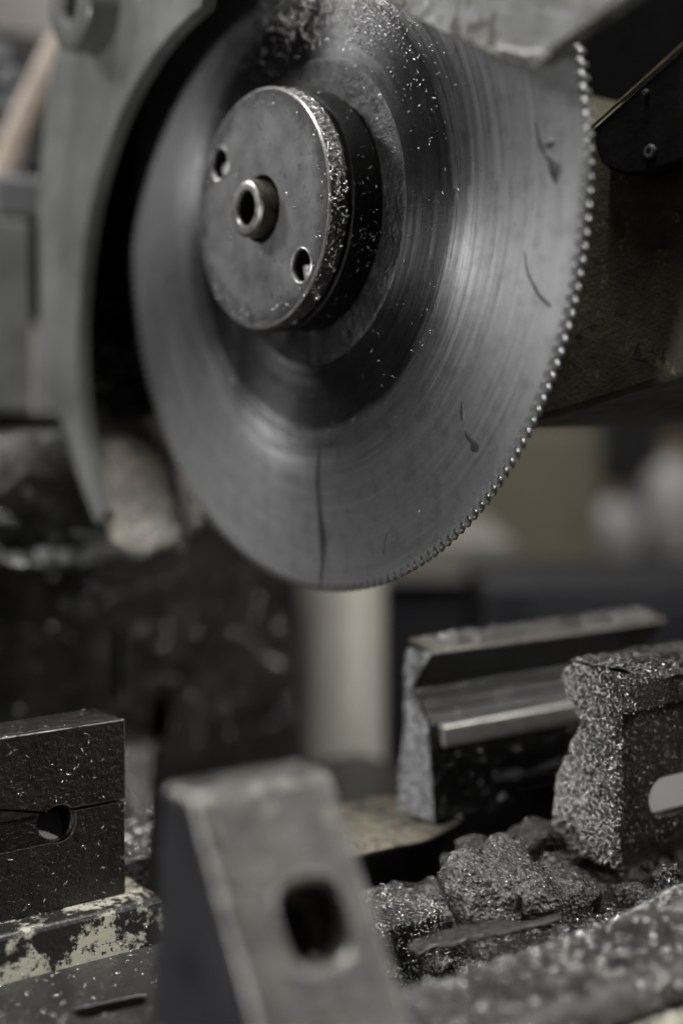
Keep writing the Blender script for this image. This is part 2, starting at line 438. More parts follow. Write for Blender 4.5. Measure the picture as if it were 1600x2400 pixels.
# smooth value noise for mesh displacement
def vnoise(P, scale, seed=0):
    P = np.asarray(P, float) * scale + seed * 17.13
    i = np.floor(P).astype(np.int64); f = P - i; f = f * f * (3 - 2 * f)
    def h(a):
        n = (a[:, 0] * 374761393 + a[:, 1] * 668265263 + a[:, 2] * 2147483647 + seed * 974634) & 0xffffffff
        n = ((n ^ (n >> 13)) * 1274126177) & 0xffffffff
        return ((n ^ (n >> 16)) & 0xffff) / 65535.0
    out = np.zeros(len(P))
    for dx in (0, 1):
        for dy in (0, 1):
            for dz in (0, 1):
                wgt = (f[:, 0] if dx else 1 - f[:, 0]) * (f[:, 1] if dy else 1 - f[:, 1]) * (f[:, 2] if dz else 1 - f[:, 2])
                out += wgt * h(i + np.array([dx, dy, dz]))
    return out * 2 - 1

def fbm(P, scale, oct=4, seed=0):
    P = np.asarray(P, float); o = np.zeros(len(P)); a = 1.0
    for k in range(oct):
        o += a * vnoise(P, scale * 2 ** k, seed + k); a *= 0.5
    return o

def world_tris(objs):
    T = []
    for o in objs:
        L = np.array(origin(o)); me = o.data; me.calc_loop_triangles()
        v = np.array([x.co[:] for x in me.vertices]) + L
        t = np.array([x.vertices[:] for x in me.loop_triangles])
        T.append(v[t])
    return np.concatenate(T)

def scatter(name, objs, n, parent, mat, length=(0.0012, 0.0035), width=(0.0003, 0.0007), weight=None, tilt=0.35, lift=0.0002, at=None, accept=None, kind='stuff', orient=None):
    """n curled slivers of swarf lying on the faces of objs, as one mesh"""
    T = world_tris(objs)
    nr = np.cross(T[:, 1] - T[:, 0], T[:, 2] - T[:, 0]); A = np.linalg.norm(nr, axis=1)
    nr = nr / np.maximum(A, 1e-12)[:, None]
    if orient is not None:
        dirs = orient(T.mean(1)) if callable(orient) else np.tile(np.array(orient, float), (len(T), 1))
        nr = nr * np.where((nr * dirs).sum(1) < 0, -1.0, 1.0)[:, None]
    wt = A.copy()
    if weight is not None: wt = wt * np.clip(weight(T.mean(1), nr), 0, None)
    got_p, got_n, need = [], [], n
    for _ in range(12):
        k = rng.choice(len(T), size=max(need * 2, 64), p=wt / wt.sum())
        u, v = rng.random(len(k)), rng.random(len(k)); s = u + v > 1
        u[s], v[s] = 1 - u[s], 1 - v[s]
        p = T[k, 0] + (T[k, 1] - T[k, 0]) * u[:, None] + (T[k, 2] - T[k, 0]) * v[:, None]
        q = nr[k]
        if accept is not None:
            ok = rng.random(len(p)) < accept(p, q); p, q = p[ok], q[ok]
        got_p.append(p); got_n.append(q); need -= len(p)
        if need <= 0: break
    p = np.concatenate(got_p)[:n]; q = np.concatenate(got_n)[:n]; n = len(p)
    d = rng.normal(size=(n, 3)); d -= (d * q).sum(1)[:, None] * q
    d /= np.linalg.norm(d, axis=1)[:, None]
    tl = rng.normal(0, tilt, n)[:, None]
    d2 = d * np.cos(tl) + q * np.sin(tl); q2 = q * np.cos(tl) - d * np.sin(tl)
    s = np.cross(q2, d2)
    rl = rng.normal(0, tilt, n)[:, None]
    s, q2 = s * np.cos(rl) + q2 * np.sin(rl), q2 * np.cos(rl) - s * np.sin(rl)
    L = (length[0] + (length[1] - length[0]) * rng.random(n) ** 2)[:, None]
    W = rng.uniform(*width, n)[:, None]
    H = W * 0.35; curl = L * rng.uniform(-0.05, 0.22, n)[:, None]
    base = p + q * (lift + np.abs(np.sin(tl)) * L * 0.35)
    V = []
    for fr, ww in ((-0.5, 0.5), (0.0, 1.0), (0.5, 0.7)):
        c = base + d2 * L * fr + q2 * (curl * (1 - 4 * fr * fr))
        V += [c - s * W * 0.5 * ww, c + s * W * 0.5 * ww, c + q2 * H]
    V = np.stack(V, 1)                                    # n, 9, 3
    F = []
    for k in (0, 3):
        for i in range(3):
            j = (i + 1) % 3
            F += [(k + i, k + j, k + 3 + j), (k + i, k + 3 + j, k + 3 + i)]
    F += [(0, 2, 1), (6, 7, 8)]
    F = np.array(F); nf = len(F)
    F = (F[None] + (np.arange(n) * 9)[:, None, None]).reshape(-1, 3)
    po = np.array(origin(parent)) if parent else np.zeros(3)
    Lc = po if parent else (np.array(at) if at is not None else V[0, 0])
    V = V.reshape(-1, 3) - Lc
    me = bpy.data.meshes.new(name)
    me.vertices.add(len(V)); me.vertices.foreach_set('co', V.ravel())
    me.loops.add(F.size); me.loops.foreach_set('vertex_index', F.ravel())
    me.polygons.add(len(F)); me.polygons.foreach_set('loop_start', np.arange(0, F.size, 3)); me.polygons.foreach_set('loop_total', np.full(len(F), 3))
    me.update(calc_edges=True); me.validate()
    me.materials.append(mat)
    o = bpy.data.objects.new(name, me); col.objects.link(o)
    if parent: o.parent = parent
    o.location = Vector(Lc) - Vector(po)
    if kind: o['kind'] = kind
    return o

def beads(name, objs, n, parent, mat, r=(0.0006, 0.0018), weight=None, orient=None, accept=None):
    """beads of coolant and rounded grit, one mesh"""
    T = world_tris(objs)
    nr = np.cross(T[:, 1] - T[:, 0], T[:, 2] - T[:, 0]); A = np.linalg.norm(nr, axis=1); nr = nr / np.maximum(A, 1e-12)[:, None]
    if orient is not None:
        dirs = orient(T.mean(1)) if callable(orient) else np.tile(np.array(orient, float), (len(T), 1))
        nr = nr * np.where((nr * dirs).sum(1) < 0, -1.0, 1.0)[:, None]
    wt = A * (np.clip(weight(T.mean(1), nr), 0, None) if weight is not None else 1.0)
    k = rng.choice(len(T), size=n * 12, p=wt / wt.sum())
    u, v = rng.random(len(k)), rng.random(len(k)); f_ = u + v > 1; u[f_], v[f_] = 1 - u[f_], 1 - v[f_]
    p = T[k, 0] + (T[k, 1] - T[k, 0]) * u[:, None] + (T[k, 2] - T[k, 0]) * v[:, None]; q = nr[k]
    if accept is not None:
        ok = rng.random(len(p)) < accept(p, q); p, q = p[ok], q[ok]
    p, q = p[:n], q[:n]
    bm = bmesh.new(); bmesh.ops.create_icosphere(bm, subdivisions=2, radius=1.0)
    bv_ = np.array([x.co[:] for x in bm.verts]); bf_ = np.array([[x.index for x in f.verts] for f in bm.faces]); bm.free()
    R = (r[0] + (r[1] - r[0]) * rng.random(len(p)) ** 2.2)[:, None, None]
    V = p[:, None] + q[:, None] * R * 0.3 + bv_[None] * R * rng.uniform(0.85, 1.15, (len(p), 1, 3))
    F = (bf_[None] + (np.arange(len(p)) * len(bv_))[:, None, None]).reshape(-1, 3)
    po = np.array(origin(parent)); V = V.reshape(-1, 3) - po
    me = bpy.data.meshes.new(name); me.from_pydata(V.tolist(), [], F.tolist())
    for pl_ in me.polygons: pl_.use_smooth = True
    me.materials.append(mat)
    o = bpy.data.objects.new(name, me); col.objects.link(o); o.parent = parent; o['kind'] = 'stuff'
    return o

def grid_sheet(name, fn, nu, nv, mat, parent=None, **k):
    """fn(u, v arrays 0..1) -> points; open sheet"""
    u, v = np.meshgrid(np.linspace(0, 1, nu), np.linspace(0, 1, nv), indexing='ij')
    P = fn(u.ravel(), v.ravel())
    F = [(i * nv + j, (i + 1) * nv + j, (i + 1) * nv + j + 1, i * nv + j + 1) for i in range(nu - 1) for j in range(nv - 1)]
    return mesh(name, [tuple(p) for p in P], F, mat, parent, **k)

def roughen(o, amp, scale, oct=3, cuts=0, seed=0):
    """subdivide and push vertices about with noise (real relief)"""
    bm = bmesh.new(); bm.from_mesh(o.data)
    for _ in range(cuts):
        long = [e for e in bm.edges]
        bmesh.ops.subdivide_edges(bm, edges=long, cuts=1, use_grid_fill=True)
    bm.normal_update()
    P = np.array([v.co[:] for v in bm.verts]); d = fbm(P, scale, oct, seed) * amp
    for v, x in zip(bm.verts, d): v.co += v.normal * float(x)
    bm.to_mesh(o.data); bm.free()

def lump(name, c, h, mat, parent, seed, amp=0.18, scale=45, strata=0.0, n=70, square=0.55):
    """irregular caked heap: rounded box pushed about with noise"""
    u, v = np.meshgrid(np.linspace(0, 2 * PI, n, endpoint=False), np.linspace(-PI / 2, PI / 2, n // 2), indexing='ij')
    f = lambda a: np.sign(a) * np.abs(a) ** square
    D = np.stack([f(np.cos(v)) * f(np.cos(u)), f(np.cos(v)) * f(np.sin(u)), f(np.sin(v))], -1).reshape(-1, 3)
    P = D * np.array(h) + np.array(c)
    k = fbm(P, scale, 5, seed) * amp + strata * np.sin(P[:, 2] * 900 + 4 * vnoise(P, 40, seed + 3))
    P = np.array(c) + D * np.array(h) * (1 + k)[:, None]
    m_ = n // 2
    F = [(i * m_ + j, ((i + 1) % n) * m_ + j, ((i + 1) % n) * m_ + j + 1, i * m_ + j + 1) for i in range(n) for j in range(m_ - 1)]
    return mesh(name, [tuple(p) for p in P], F, mat, parent, smooth=180)

ZC = 0.40                                   # height of the saw spindle
BC = (0.0, 0.0, ZC)

# ================================================================== setting
bed = box('machine_bed', -0.45, 0.19, -0.42, 0.2148, 0.05, 0.100, M['bed'], bevel=0.003)
tag(bed, 'dark oily machine bed under the vise jaws', 'machine bed', kind='structure')

# ================================================================== saw blade
bl = thing('saw_blade', BC, 'large round steel saw blade with fine teeth in the middle', 'saw blade')
prof = [(0.0, 0.0025), (0.1546, 0.0025), (0.1550, 0.0022), (0.1550, 0.0003), (0.1546, 0.0), (0.1535, 0.0), (0.135, 0.0), (0.115, 0.0), (0.0985, 0.0),
        (0.0965, 0.00012), (0.0945, 0.00040), (0.0925, 0.00052), (0.0905, 0.0004), (0.0885, 0.0006), (0.080, 0.0006), (0.0, 0.0006)]
disc = lathe('disc', prof, BC, M['blade'], bl, seg=240, smooth=30)
NT_ = 216
def tooth_mesh():
    R0 = 0.1547; pr = [(0.0, R0 - 0.0012), (0.0003, R0 + 0.0010), (0.0002, R0 + 0.0026)]
    rr0, nst = R0 + 0.0026, 8
    for q in range(nst):
        rr0 -= 0.0031 / nst * math.tan(math.radians(3 + 57 * (q + 0.5) / nst)); pr.append((0.0002 + 0.0031 * (q + 1) / nst, rr0))
    pr.append((0.0034, R0 - 0.0012))
    v = []
    for x, k in ((0.0, 1), (0.0025, 1)):
        for s, r in pr:
            ch = 0.00018 if r > R0 + 0.002 else 0
            v.append((x + (ch if x == 0 else -ch) - (0.00012 if x == 0 else -0.00012), s, r))
    n = len(pr)
    f = [tuple(range(n)), tuple(range(2 * n - 1, n - 1, -1))] + [(i, i + n, (i + 1) % n + n, (i + 1) % n) for i in range(n)]
    me = bpy.data.meshes.new('tooth'); me.from_pydata(v, [], f)
    bm = bmesh.new(); bm.from_mesh(me); bmesh.ops.recalc_face_normals(bm, faces=bm.faces); bm.to_mesh(me); bm.free()
    me.materials.append(M['tooth'])
    for p_ in me.polygons: p_.use_smooth = len(p_.vertices) == 4 and abs(p_.normal.x) < 0.5 and p_.normal.z > 0.3
    return me
tm = tooth_mesh()
for i in range(NT_):
    o = bpy.data.objects.new('tooth', tm); col.objects.link(o); o.parent = bl
    o.rotation_euler = (2 * PI * i / NT_, 0, 0)

def oil_run(path, widths):
    """a thin run of cutting oil on the face of the blade: (y, z) centre line and half widths"""
    v, f = [], []
    P = [Vector(p) for p in path]
    # smooth the path
    Q, Wd = [], []
    for i in range(len(P) - 1):
        for k in range(5):
            t = k / 5; Q.append(P[i].lerp(P[i + 1], t)); Wd.append(widths[i] * (1 - t) + widths[i + 1] * t)
    Q.append(P[-1]); Wd.append(widths[-1])
    for i, p in enumerate(Q):
        d = (Q[min(i + 1, len(Q) - 1)] - Q[max(i - 1, 0)]).normalized(); nrm = Vector((-d.y, d.x)); Wd[i] *= 1.45
        for s, h in ((-1, 0.0), (-0.6, 1), (0, 1.3), (0.6, 1), (1, 0.0)):
            e = p + nrm * Wd[i] * s
            v.append((-0.00004 - 0.00012 * h * min(1, Wd[i] / 0.001), e.x, e.y))
    for i in range(len(Q) - 1):
        for s in range(4): f.append((i * 5 + s, i * 5 + s + 1, i * 5 + 6 + s, i * 5 + 5 + s))
    return mesh('oil_run', v, f, M['oil'], bl)
oil_run([(-0.1322, 0.4174), (-0.1340, 0.4108), (-0.1367, 0.4062), (-0.1397, 0.4036), (-0.1418, 0.4001), (-0.1424, 0.3955)], [0.0003, 0.0005, 0.0005, 0.0009, 0.0020, 0.0004])
oil_run([(-0.1370, 0.4085), (-0.1390, 0.4090), (-0.1412, 0.4093)], [0.0004, 0.0012, 0.0008])
oil_run([(-0.0956, 0.3225), (-0.0958, 0.3188), (-0.0960, 0.3155)], [0.0003, 0.0008, 0.0004])
oil_run([(-0.0975, 0.3120), (-0.0985, 0.3105), (-0.1012, 0.3083), (-0.1029, 0.3058), (-0.1027, 0.3046)], [0.0003, 0.0007, 0.0008, 0.0017, 0.0009])
oil_run([(-0.0075, 0.3067), (-0.0063, 0.3013), (-0.0053, 0.2888), (-0.0068, 0.2763), (-0.0090, 0.2657), (-0.0086, 0.2549), (-0.0068, 0.2440)], [0.0006, 0.0008, 0.0013, 0.0012, 0.0018, 0.0009, 0.0005])
oil_run([(-0.1275, 0.3742), (-0.1291, 0.3669), (-0.1344, 0.3593), (-0.1406, 0.3547)], [0.0002, 0.0003, 0.0004, 0.0004])
oil_run([(-0.0515, 0.2709), (-0.0502, 0.2623)], [0.0003, 0.0005])

# swarf stuck to the blade: wet smear above the hub, loose slivers round it
def blade_w(p, n):
    return ((n[:, 0] < -0.9) * 1.0)
def top_smear(p, n):
    r = np.hypot(p[:, 1], p[:, 2] - ZC); a = np.degrees(np.arctan2(p[:, 2] - ZC, -p[:, 1]))
    return np.exp(-((a - 78) / 26) ** 2) * ((r > 0.064) & (r < 0.118)) * np.exp(-((r - 0.089) / 0.014) ** 2) * (0.25 + 0.75 * (vnoise(p, 160, 5) > -0.35))
tag(scatter('metal_chips', [disc], 7000, bl, M['chip'], (0.0005, 0.0013), (0.0004, 0.0008), blade_w, 0.45, 0.0001, accept=top_smear), 'bright fine metal chips stuck above the hub')
def ring_loose(p, n):
    r = np.hypot(p[:, 1], p[:, 2] - ZC)
    return (r > 0.05) * (r < 0.093) * (0.25 + 0.75 * (vnoise(p, 90, 3) > 0.1))
scatter('loose_chips', [disc], 240, bl, M['chip'], (0.0005, 0.0026), (0.0002, 0.0006), blade_w, 0.3, 0.0002, accept=ring_loose)
def outer_loose(p, n):
    r = np.hypot(p[:, 1], p[:, 2] - ZC)
    return (r > 0.1) * 1.0
scatter('fine_grit', [disc], 260, bl, M['chip_dark'], (0.0002, 0.0006), (0.0002, 0.0004), blade_w, 0.3, 0.0001, accept=outer_loose)

# ================================================================== clamping flange on the spindle
fl = thing('clamping_flange', (0, 0, ZC), 'thick round clamping flange with two pin holes at the blade centre', 'flange')
FX = -0.0246
ph = [(0.0310, ZC + 0.0222), (-0.0288, ZC - 0.0246)]
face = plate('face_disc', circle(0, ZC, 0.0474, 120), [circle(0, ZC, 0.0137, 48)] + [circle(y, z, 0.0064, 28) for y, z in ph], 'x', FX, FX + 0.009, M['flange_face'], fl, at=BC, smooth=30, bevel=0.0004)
lathe('rim_ring', [(0.0474, FX + 0.0004), (0.0480, FX + 0.0007), (0.0480, -0.0168), (0.0474, -0.0162)], BC, M['rim'], fl, seg=140)
lathe('edge_line', [(0.0470, FX - 0.00015), (0.0476, FX - 0.0001), (0.0480, FX + 0.0005), (0.0476, FX + 0.0009)], BC, M['bare'], fl, seg=140)
lathe('collar', [(0.030, -0.0160), (0.0468, -0.0160), (0.0468, -0.0145), (0.0488, -0.0138), (0.0488, -0.0012), (0.0484, -0.0004)], BC, M['oily_black'], fl, seg=140)
lathe('backing_ring', [(0.047, 0.0001), (0.0606, 0.0001), (0.0620, 0.0004), (0.0626, 0.0007)], BC, M['hub_ring'], fl, seg=140)
for y, z in ph:
    h_ = lathe('pin_hole', [(0.0064, FX + 0.002), (0.0058, FX + 0.0088), (0.0, FX + 0.0088)], (0, y, z), M['oily_black'], fl, seg=28)
    lathe('hole_rim', [(0.0071, FX - 0.00006), (0.0068, FX - 0.00025), (0.0064, FX - 0.0001), (0.0062, FX + 0.0008)], (0, y, z), M['bare'], h_, seg=40)
    c_ = lump('chip_plug', (FX + 0.0050, y - 0.0010, z - 0.0024), (0.0028, 0.0038, 0.0030), M['rail_end'], h_, 61, 0.3, 400, n=20)
lathe('recess', [(0.0137, FX + 0.001), (0.0137, FX + 0.012), (0.0, FX + 0.012)], BC, M['oily_black'], fl, seg=48)  # black liner; shadow ring at the sleeve base put into the colour
def fl_w(p, n): return np.clip(n[:, 0] * -1 + 0.05, 0, 1) * 1.0
rim_o = [o for o in fl.children if o.name.startswith('rim_ring')]
co_o = [o for o in fl.children if o.name.startswith('collar')]
def face_acc(p, n):
    r = np.hypot(p[:, 1], p[:, 2] - ZC); a = np.degrees(np.arctan2(p[:, 2] - ZC, -p[:, 1]))
    return (r > 0.041) * (0.25 + 0.75 * (np.abs(a + 105) < 38)) + 0.02
tag(scatter('face_chips', [face], 150, fl, M['chip'], (0.0005, 0.0016), (0.0003, 0.0008), lambda p, n: (n[:, 0] < -0.9) * 1.0, 0.3, 0.0001, accept=face_acc), 'small chips along the lower edge of the face')
def rim_acc(p, n):
    a = np.degrees(np.arctan2(p[:, 2] - ZC, -p[:, 1]))
    return np.exp(-((a - 30) / 40) ** 2) + 0.45 * np.exp(-((a + 15) / 25) ** 2) + 0.05
scatter('rim_chips', rim_o, 520, fl, M['chip'], (0.0004, 0.0022), (0.0003, 0.0007), None, 0.4, 0.0001, accept=rim_acc)
def col_acc(p, n):
    a = np.degrees(np.arctan2(p[:, 2] - ZC, -p[:, 1]))
    return 0.12 + np.exp(-((a + 17) / 7) ** 2) + 0.3 * np.exp(-((a - 8) / 3) ** 2)
scatter('collar_chips', co_o, 200, fl, M['chip_dark'], (0.0006, 0.0024), (0.0002, 0.0006), lambda p, n: (p[:, 0] > -0.0139) * 1.0, 0.45, 0.0001, accept=col_acc)

sp = thing('spindle_sleeve', (FX, 0, ZC), 'short hollow steel sleeve sticking out of the flange centre', 'sleeve')
lathe('sleeve_wall', [(0.0106, -0.0316), (0.0116, -0.0308), (0.0116, -0.012)], BC, M['sleeve'], sp, seg=64)
lathe('end_ring', [(0.0070, -0.0300), (0.0070, -0.0312), (0.0073, -0.0318), (0.0100, -0.0319), (0.0108, -0.0314)], BC, M['bare'], sp, seg=64)
lathe('bore_liner', [(0.0069, -0.0300), (0.0069, -0.0120), (0.0, -0.0120)], BC, M['oily_black'], sp, seg=48)  # added dark inner wall; shade of the bore put into its colour

# ================================================================== blade guard (left)
gd = thing('blade_guard', (-0.03, 0.20, 0.25), 'light grey painted curved guard along the left of the blade', 'blade guard')
oc, zc = 0.0, ZC
# outline in (y, z): outer edge r = 0.20, inner opening from fitted circle
def g(deg, r): return (r * math.cos(math.radians(deg)), ZC + r * math.sin(math.radians(deg)))
outer = [g(d, 0.2015) for d in np.linspace(90, -4, 40)] + [(0.2015, 0.36), (0.2065, 0.335), (0.2075, 0.321), (0.2045, 0.3175), (0.1850, 0.3175), (0.1790, 0.3130)] \
    + [g(d, 0.1965) for d in np.linspace(-28, -44.5, 10)] + [g(-45.2, 0.193)]
inner = arc(0.0176, 0.3473, 0.1406, -34.5, 82, 60)
outl = outer + inner
o = plate('front_plate', outl, [], 'x', -0.030, -0.0225, M['guard'], gd, bevel=0.0010, seg=3)
bc = (0.1285, 0.5055)
lathe('boss', [(0.0075, 0.004), (0.0075, -0.012), (0.0095, -0.0140), (0.0190, -0.0140), (0.0208, -0.0125), (0.0212, 0.002)], (-0.032, bc[0], bc[1]), M['guard'], gd, seg=64)
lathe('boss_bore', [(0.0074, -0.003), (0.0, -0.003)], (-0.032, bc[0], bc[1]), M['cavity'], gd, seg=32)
# inside of the guard: rolled rim wall and back wall coloured for shade, cream deflector at the lower end
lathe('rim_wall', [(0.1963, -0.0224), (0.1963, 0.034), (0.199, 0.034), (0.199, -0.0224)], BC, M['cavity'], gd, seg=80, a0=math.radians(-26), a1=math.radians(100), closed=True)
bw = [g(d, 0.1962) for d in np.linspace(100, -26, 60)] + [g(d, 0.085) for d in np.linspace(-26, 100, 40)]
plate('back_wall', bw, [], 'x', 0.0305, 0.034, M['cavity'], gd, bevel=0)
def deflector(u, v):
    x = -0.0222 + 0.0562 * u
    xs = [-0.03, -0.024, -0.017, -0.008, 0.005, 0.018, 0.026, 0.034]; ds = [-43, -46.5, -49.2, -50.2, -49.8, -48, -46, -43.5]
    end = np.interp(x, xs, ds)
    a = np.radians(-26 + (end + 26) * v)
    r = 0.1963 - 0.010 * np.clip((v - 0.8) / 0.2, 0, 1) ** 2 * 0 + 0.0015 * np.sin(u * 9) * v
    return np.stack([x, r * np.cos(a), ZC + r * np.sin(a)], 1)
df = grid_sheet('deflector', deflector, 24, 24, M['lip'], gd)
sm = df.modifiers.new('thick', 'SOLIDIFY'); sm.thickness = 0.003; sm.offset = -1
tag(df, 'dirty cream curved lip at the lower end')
def df_w(p, n): return 0.15 + np.clip((p[:, 0] + 0.02) * 25, 0, 1) * np.clip((0.30 - p[:, 2]) * 30, 0, 1)
scatter('lip_chips', [df], 260, gd, M['chip'], (0.0016, 0.0044), (0.0010, 0.0022), df_w, 0.6, 0.0006, orient=lambda p: np.stack([p[:, 0] * 0, -p[:, 1], ZC - p[:, 2]], 1))
rw = [c for c in gd.children if c.name.startswith('rim_wall')]
scatter('wall_chips', rw, 170, gd, M['chip'], (0.0014, 0.004), (0.0008, 0.0018), lambda p, n: (np.hypot(p[:, 1], p[:, 2] - ZC) < 0.1968) * np.clip((0.42 - p[:, 2]) * 8, 0, 1), 0.6, 0.0005, orient=lambda p: np.stack([p[:, 0] * 0, -p[:, 1], ZC - p[:, 2]], 1))

# guard flap, upper right: thick painted plate with a blunt rounded corner in front of the blade
ft = thing('guard_flap', (-0.03, -0.16, 0.427), 'stained grey painted metal flap with rounded corner over the blade top right', 'guard flap')
fo = [(-0.0700, 0.4745), (-0.0886, 0.4622), (-0.1000, 0.4548), (-0.1107, 0.4490), (-0.1225, 0.4432), (-0.1323, 0.4385), (-0.1486, 0.4310), (-0.1554, 0.4280), (-0.1602, 0.4262), (-0.1643, 0.4265), (-0.1675, 0.4280), (-0.1700, 0.4302),
      (-0.1850, 0.4345), (-0.2020, 0.4400), (-0.2250, 0.4500), (-0.2250, 0.60), (-0.0500, 0.60)]
plate('plate', fo, [], 'x', -0.030, -0.0235, M['flap'], ft, bevel=0.0014, seg=3, worn=M['worn_edge'])
def bead(u, v):
    pts = np.array([(-0.1440, 0.4340), (-0.1500, 0.4310), (-0.1560, 0.4285), (-0.1605, 0.4272), (-0.1640, 0.4276), (-0.1665, 0.4292)])
    k = np.linspace(0, 1, len(pts)); c = np.stack([np.interp(u, k, pts[:, 0]), np.interp(u, k, pts[:, 1])], 1)
    wid = 0.0016 + 0.0018 * np.sin(u * PI)
    a = v * PI
    return np.stack([-0.0298 - np.sin(a) * 0.0010 * np.sin(u * PI), c[:, 0] - np.cos(a) * wid * 0.35, c[:, 1] + (1 - np.cos(a)) * wid * 0.75], 1)
tag(grid_sheet('worn_edge', bead, 20, 8, M['worn_edge'], ft), 'worn metal corner edge')

# ================================================================== gearbox head behind the blade (right)
hd = thing('gearbox_head', (0.06, -0.15, 0.33), 'dark olive cast gearbox head behind the blade on the right', 'gearbox')
ho = [(0.03, 0.318), (-0.05, 0.311), (-0.0834, 0.3165), (-0.1128, 0.3236), (-0.1476, 0.3321), (-0.160, 0.3365), (-0.168, 0.345), (-0.168, 0.4215), (-0.1104, 0.4241), (-0.06, 0.45), (0.03, 0.48)]
hb = plate('casting', ho, [], 'x', 0.060, 0.16, M['head'], hd, bevel=0.012, seg=5)
box('upper_housing', 0.12, 0.20, -0.150, 0.05, 0.415, 0.62, M['black'], hd, bevel=0.006)  # black block in place of the unlit void above the plate
pl = [(-0.1108, 0.4236)] + [(-0.1125, 0.4160), (-0.1150, 0.4110), (-0.1203, 0.4072), (-0.1260, 0.4052), (-0.1306, 0.4044), (-0.1387, 0.4042), (-0.1540, 0.4066), (-0.168, 0.4092), (-0.168, 0.4528), (-0.1531, 0.4452)]
cp = plate('cover_plate', pl, [], 'x', 0.050, 0.0598, M['plate'], hd, bevel=0.0012, seg=3)
tag(cp, 'black plate with rounded corner')
# painted raised edge along the upper side of the plate
e0, e1 = Vector((0.0495, -0.1112, 0.4245)), Vector((0.0495, -0.1560, 0.4472))
tube('edge_bead', [e0, e0.lerp(e1, 0.5), e1], 0.0006, M['olive_edge'], hd, seg=8)
def screw(y, z, x, r):
    s = lathe('screw', [(r, 0.0), (r, -0.0012), (r * 0.85, -0.0018), (r * 0.5, -0.0018), (r * 0.48, -0.0008), (0, -0.0008)], (x, y, z), M['motor'], hd, seg=24)
    return s
screw(-0.1395, 0.4115, 0.0502, 0.0024)
screw(-0.1442, 0.3886, 0.0602, 0.0018)
screw(-0.1370, 0.4325, 0.0502, 0.0010)

# ================================================================== motor, hose and bracket (far left)
mt = thing('motor_housing', (0.08, 0.42, 0.45), 'blurred dark grey motor housing with cooling ribs, top left', 'motor')
lathe('body', [(0.0, -0.10), (0.095, -0.10), (0.10, -0.09), (0.10, 0.12), (0.0, 0.12)], (0.14, 0.46, 0.475), M['black'], mt, seg=64, axis='x')  # black body gives the shade in the gaps between slats
for k in range(12):
    zq = 0.385 + 0.0172 * k; hw = math.sqrt(max(0.098 ** 2 - (zq + 0.0055 - 0.475) ** 2, 0.0004))
    box('grille_slat', 0.0285, 0.0395, 0.46 - hw, 0.46 + hw, zq, zq + 0.0110, M['motor'], mt, bevel=0.0015)
hs = tube('coolant_hose', [(-0.010, 0.340, 0.405), (0.000, 0.335, 0.436), (0.0085, 0.3315, 0.462), (0.0203, 0.3261, 0.4935), (0.0345, 0.3190, 0.5265), (0.05, 0.312, 0.556), (0.07, 0.30, 0.60)], 0.0085, M['hose'], None, seg=20)
tag(hs, 'tan rubber hose running up behind the grey guard', 'hose')
br = thing('support_bracket', (-0.02, 0.255, 0.318), 'pale grey upright bracket at the left edge beside the guard', 'bracket')
box('upright', -0.045, -0.0125, 0.2485, 0.275, 0.316, 0.4205, M['guard'], br, bevel=0.002)
box('top_cap', -0.03, 0.010, 0.255, 0.285, 0.4210, 0.446, M['motor'], br, bevel=0.004)
box('foot', -0.05, 0.015, 0.250, 0.29, 0.300, 0.3155, M['bed'], br, bevel=0.002)

# ================================================================== chip catcher casting under the guard (left)
tr = thing('chip_catcher', (-0.02, 0.21, 0.235), 'dark round casting caked with chips below the guard', 'chip catcher')
def catcher(u, v):
    # bulging housing: v runs from the top shoulder down to the lip
    x = -0.16 + 0.186 * u
    th = v * PI
    yy = 0.222 - 0.018 * np.sin(th) - 0.004 * v
    sag = 0.016 * (1 - ((u - 0.72) / 0.72) ** 2)
    zz = 0.306 - 0.052 * v - sag * v
    return np.stack([x, yy + 0.0 * u, zz], 1)
cb = grid_sheet('housing', catcher, 40, 24, M['column'], tr)
def lip(u, v):
    x = -0.16 + 0.190 * u
    a = v * 2 * PI
    sag = 0.022 * (1 - ((u - 0.78) / 0.72) ** 2)
    zc_ = 0.2580 - sag + 0.0012 * np.sin(u * 37) + 0.0010 * np.sin(u * 83)
    return np.stack([x, 0.207 - 0.010 * np.cos(a), zc_ + 0.0050 * np.sin(a)], 1)
lp = grid_sheet('lip', lip, 40, 20, M['crust_dark'], tr)
scatter('lip_chips', [lp], 420, tr, M['chip'], (0.0014, 0.004), (0.0008, 0.0018), lambda p, n: np.clip(n[:, 2] + 0.3, 0, 1), 0.5, 0.0006, orient=lambda p: np.stack([p[:, 0] * 0, p[:, 1] - 0.207, p[:, 2] - 0.238], 1))
scatter('shoulder_chips', [cb], 460, tr, M['chip'], (0.0014, 0.004), (0.0008, 0.0018), lambda p, n: 0.25 + np.clip((p[:, 2] - 0.280) * 60, 0, 1), 0.5, 0.0006, orient=(0, -1, 0.2))

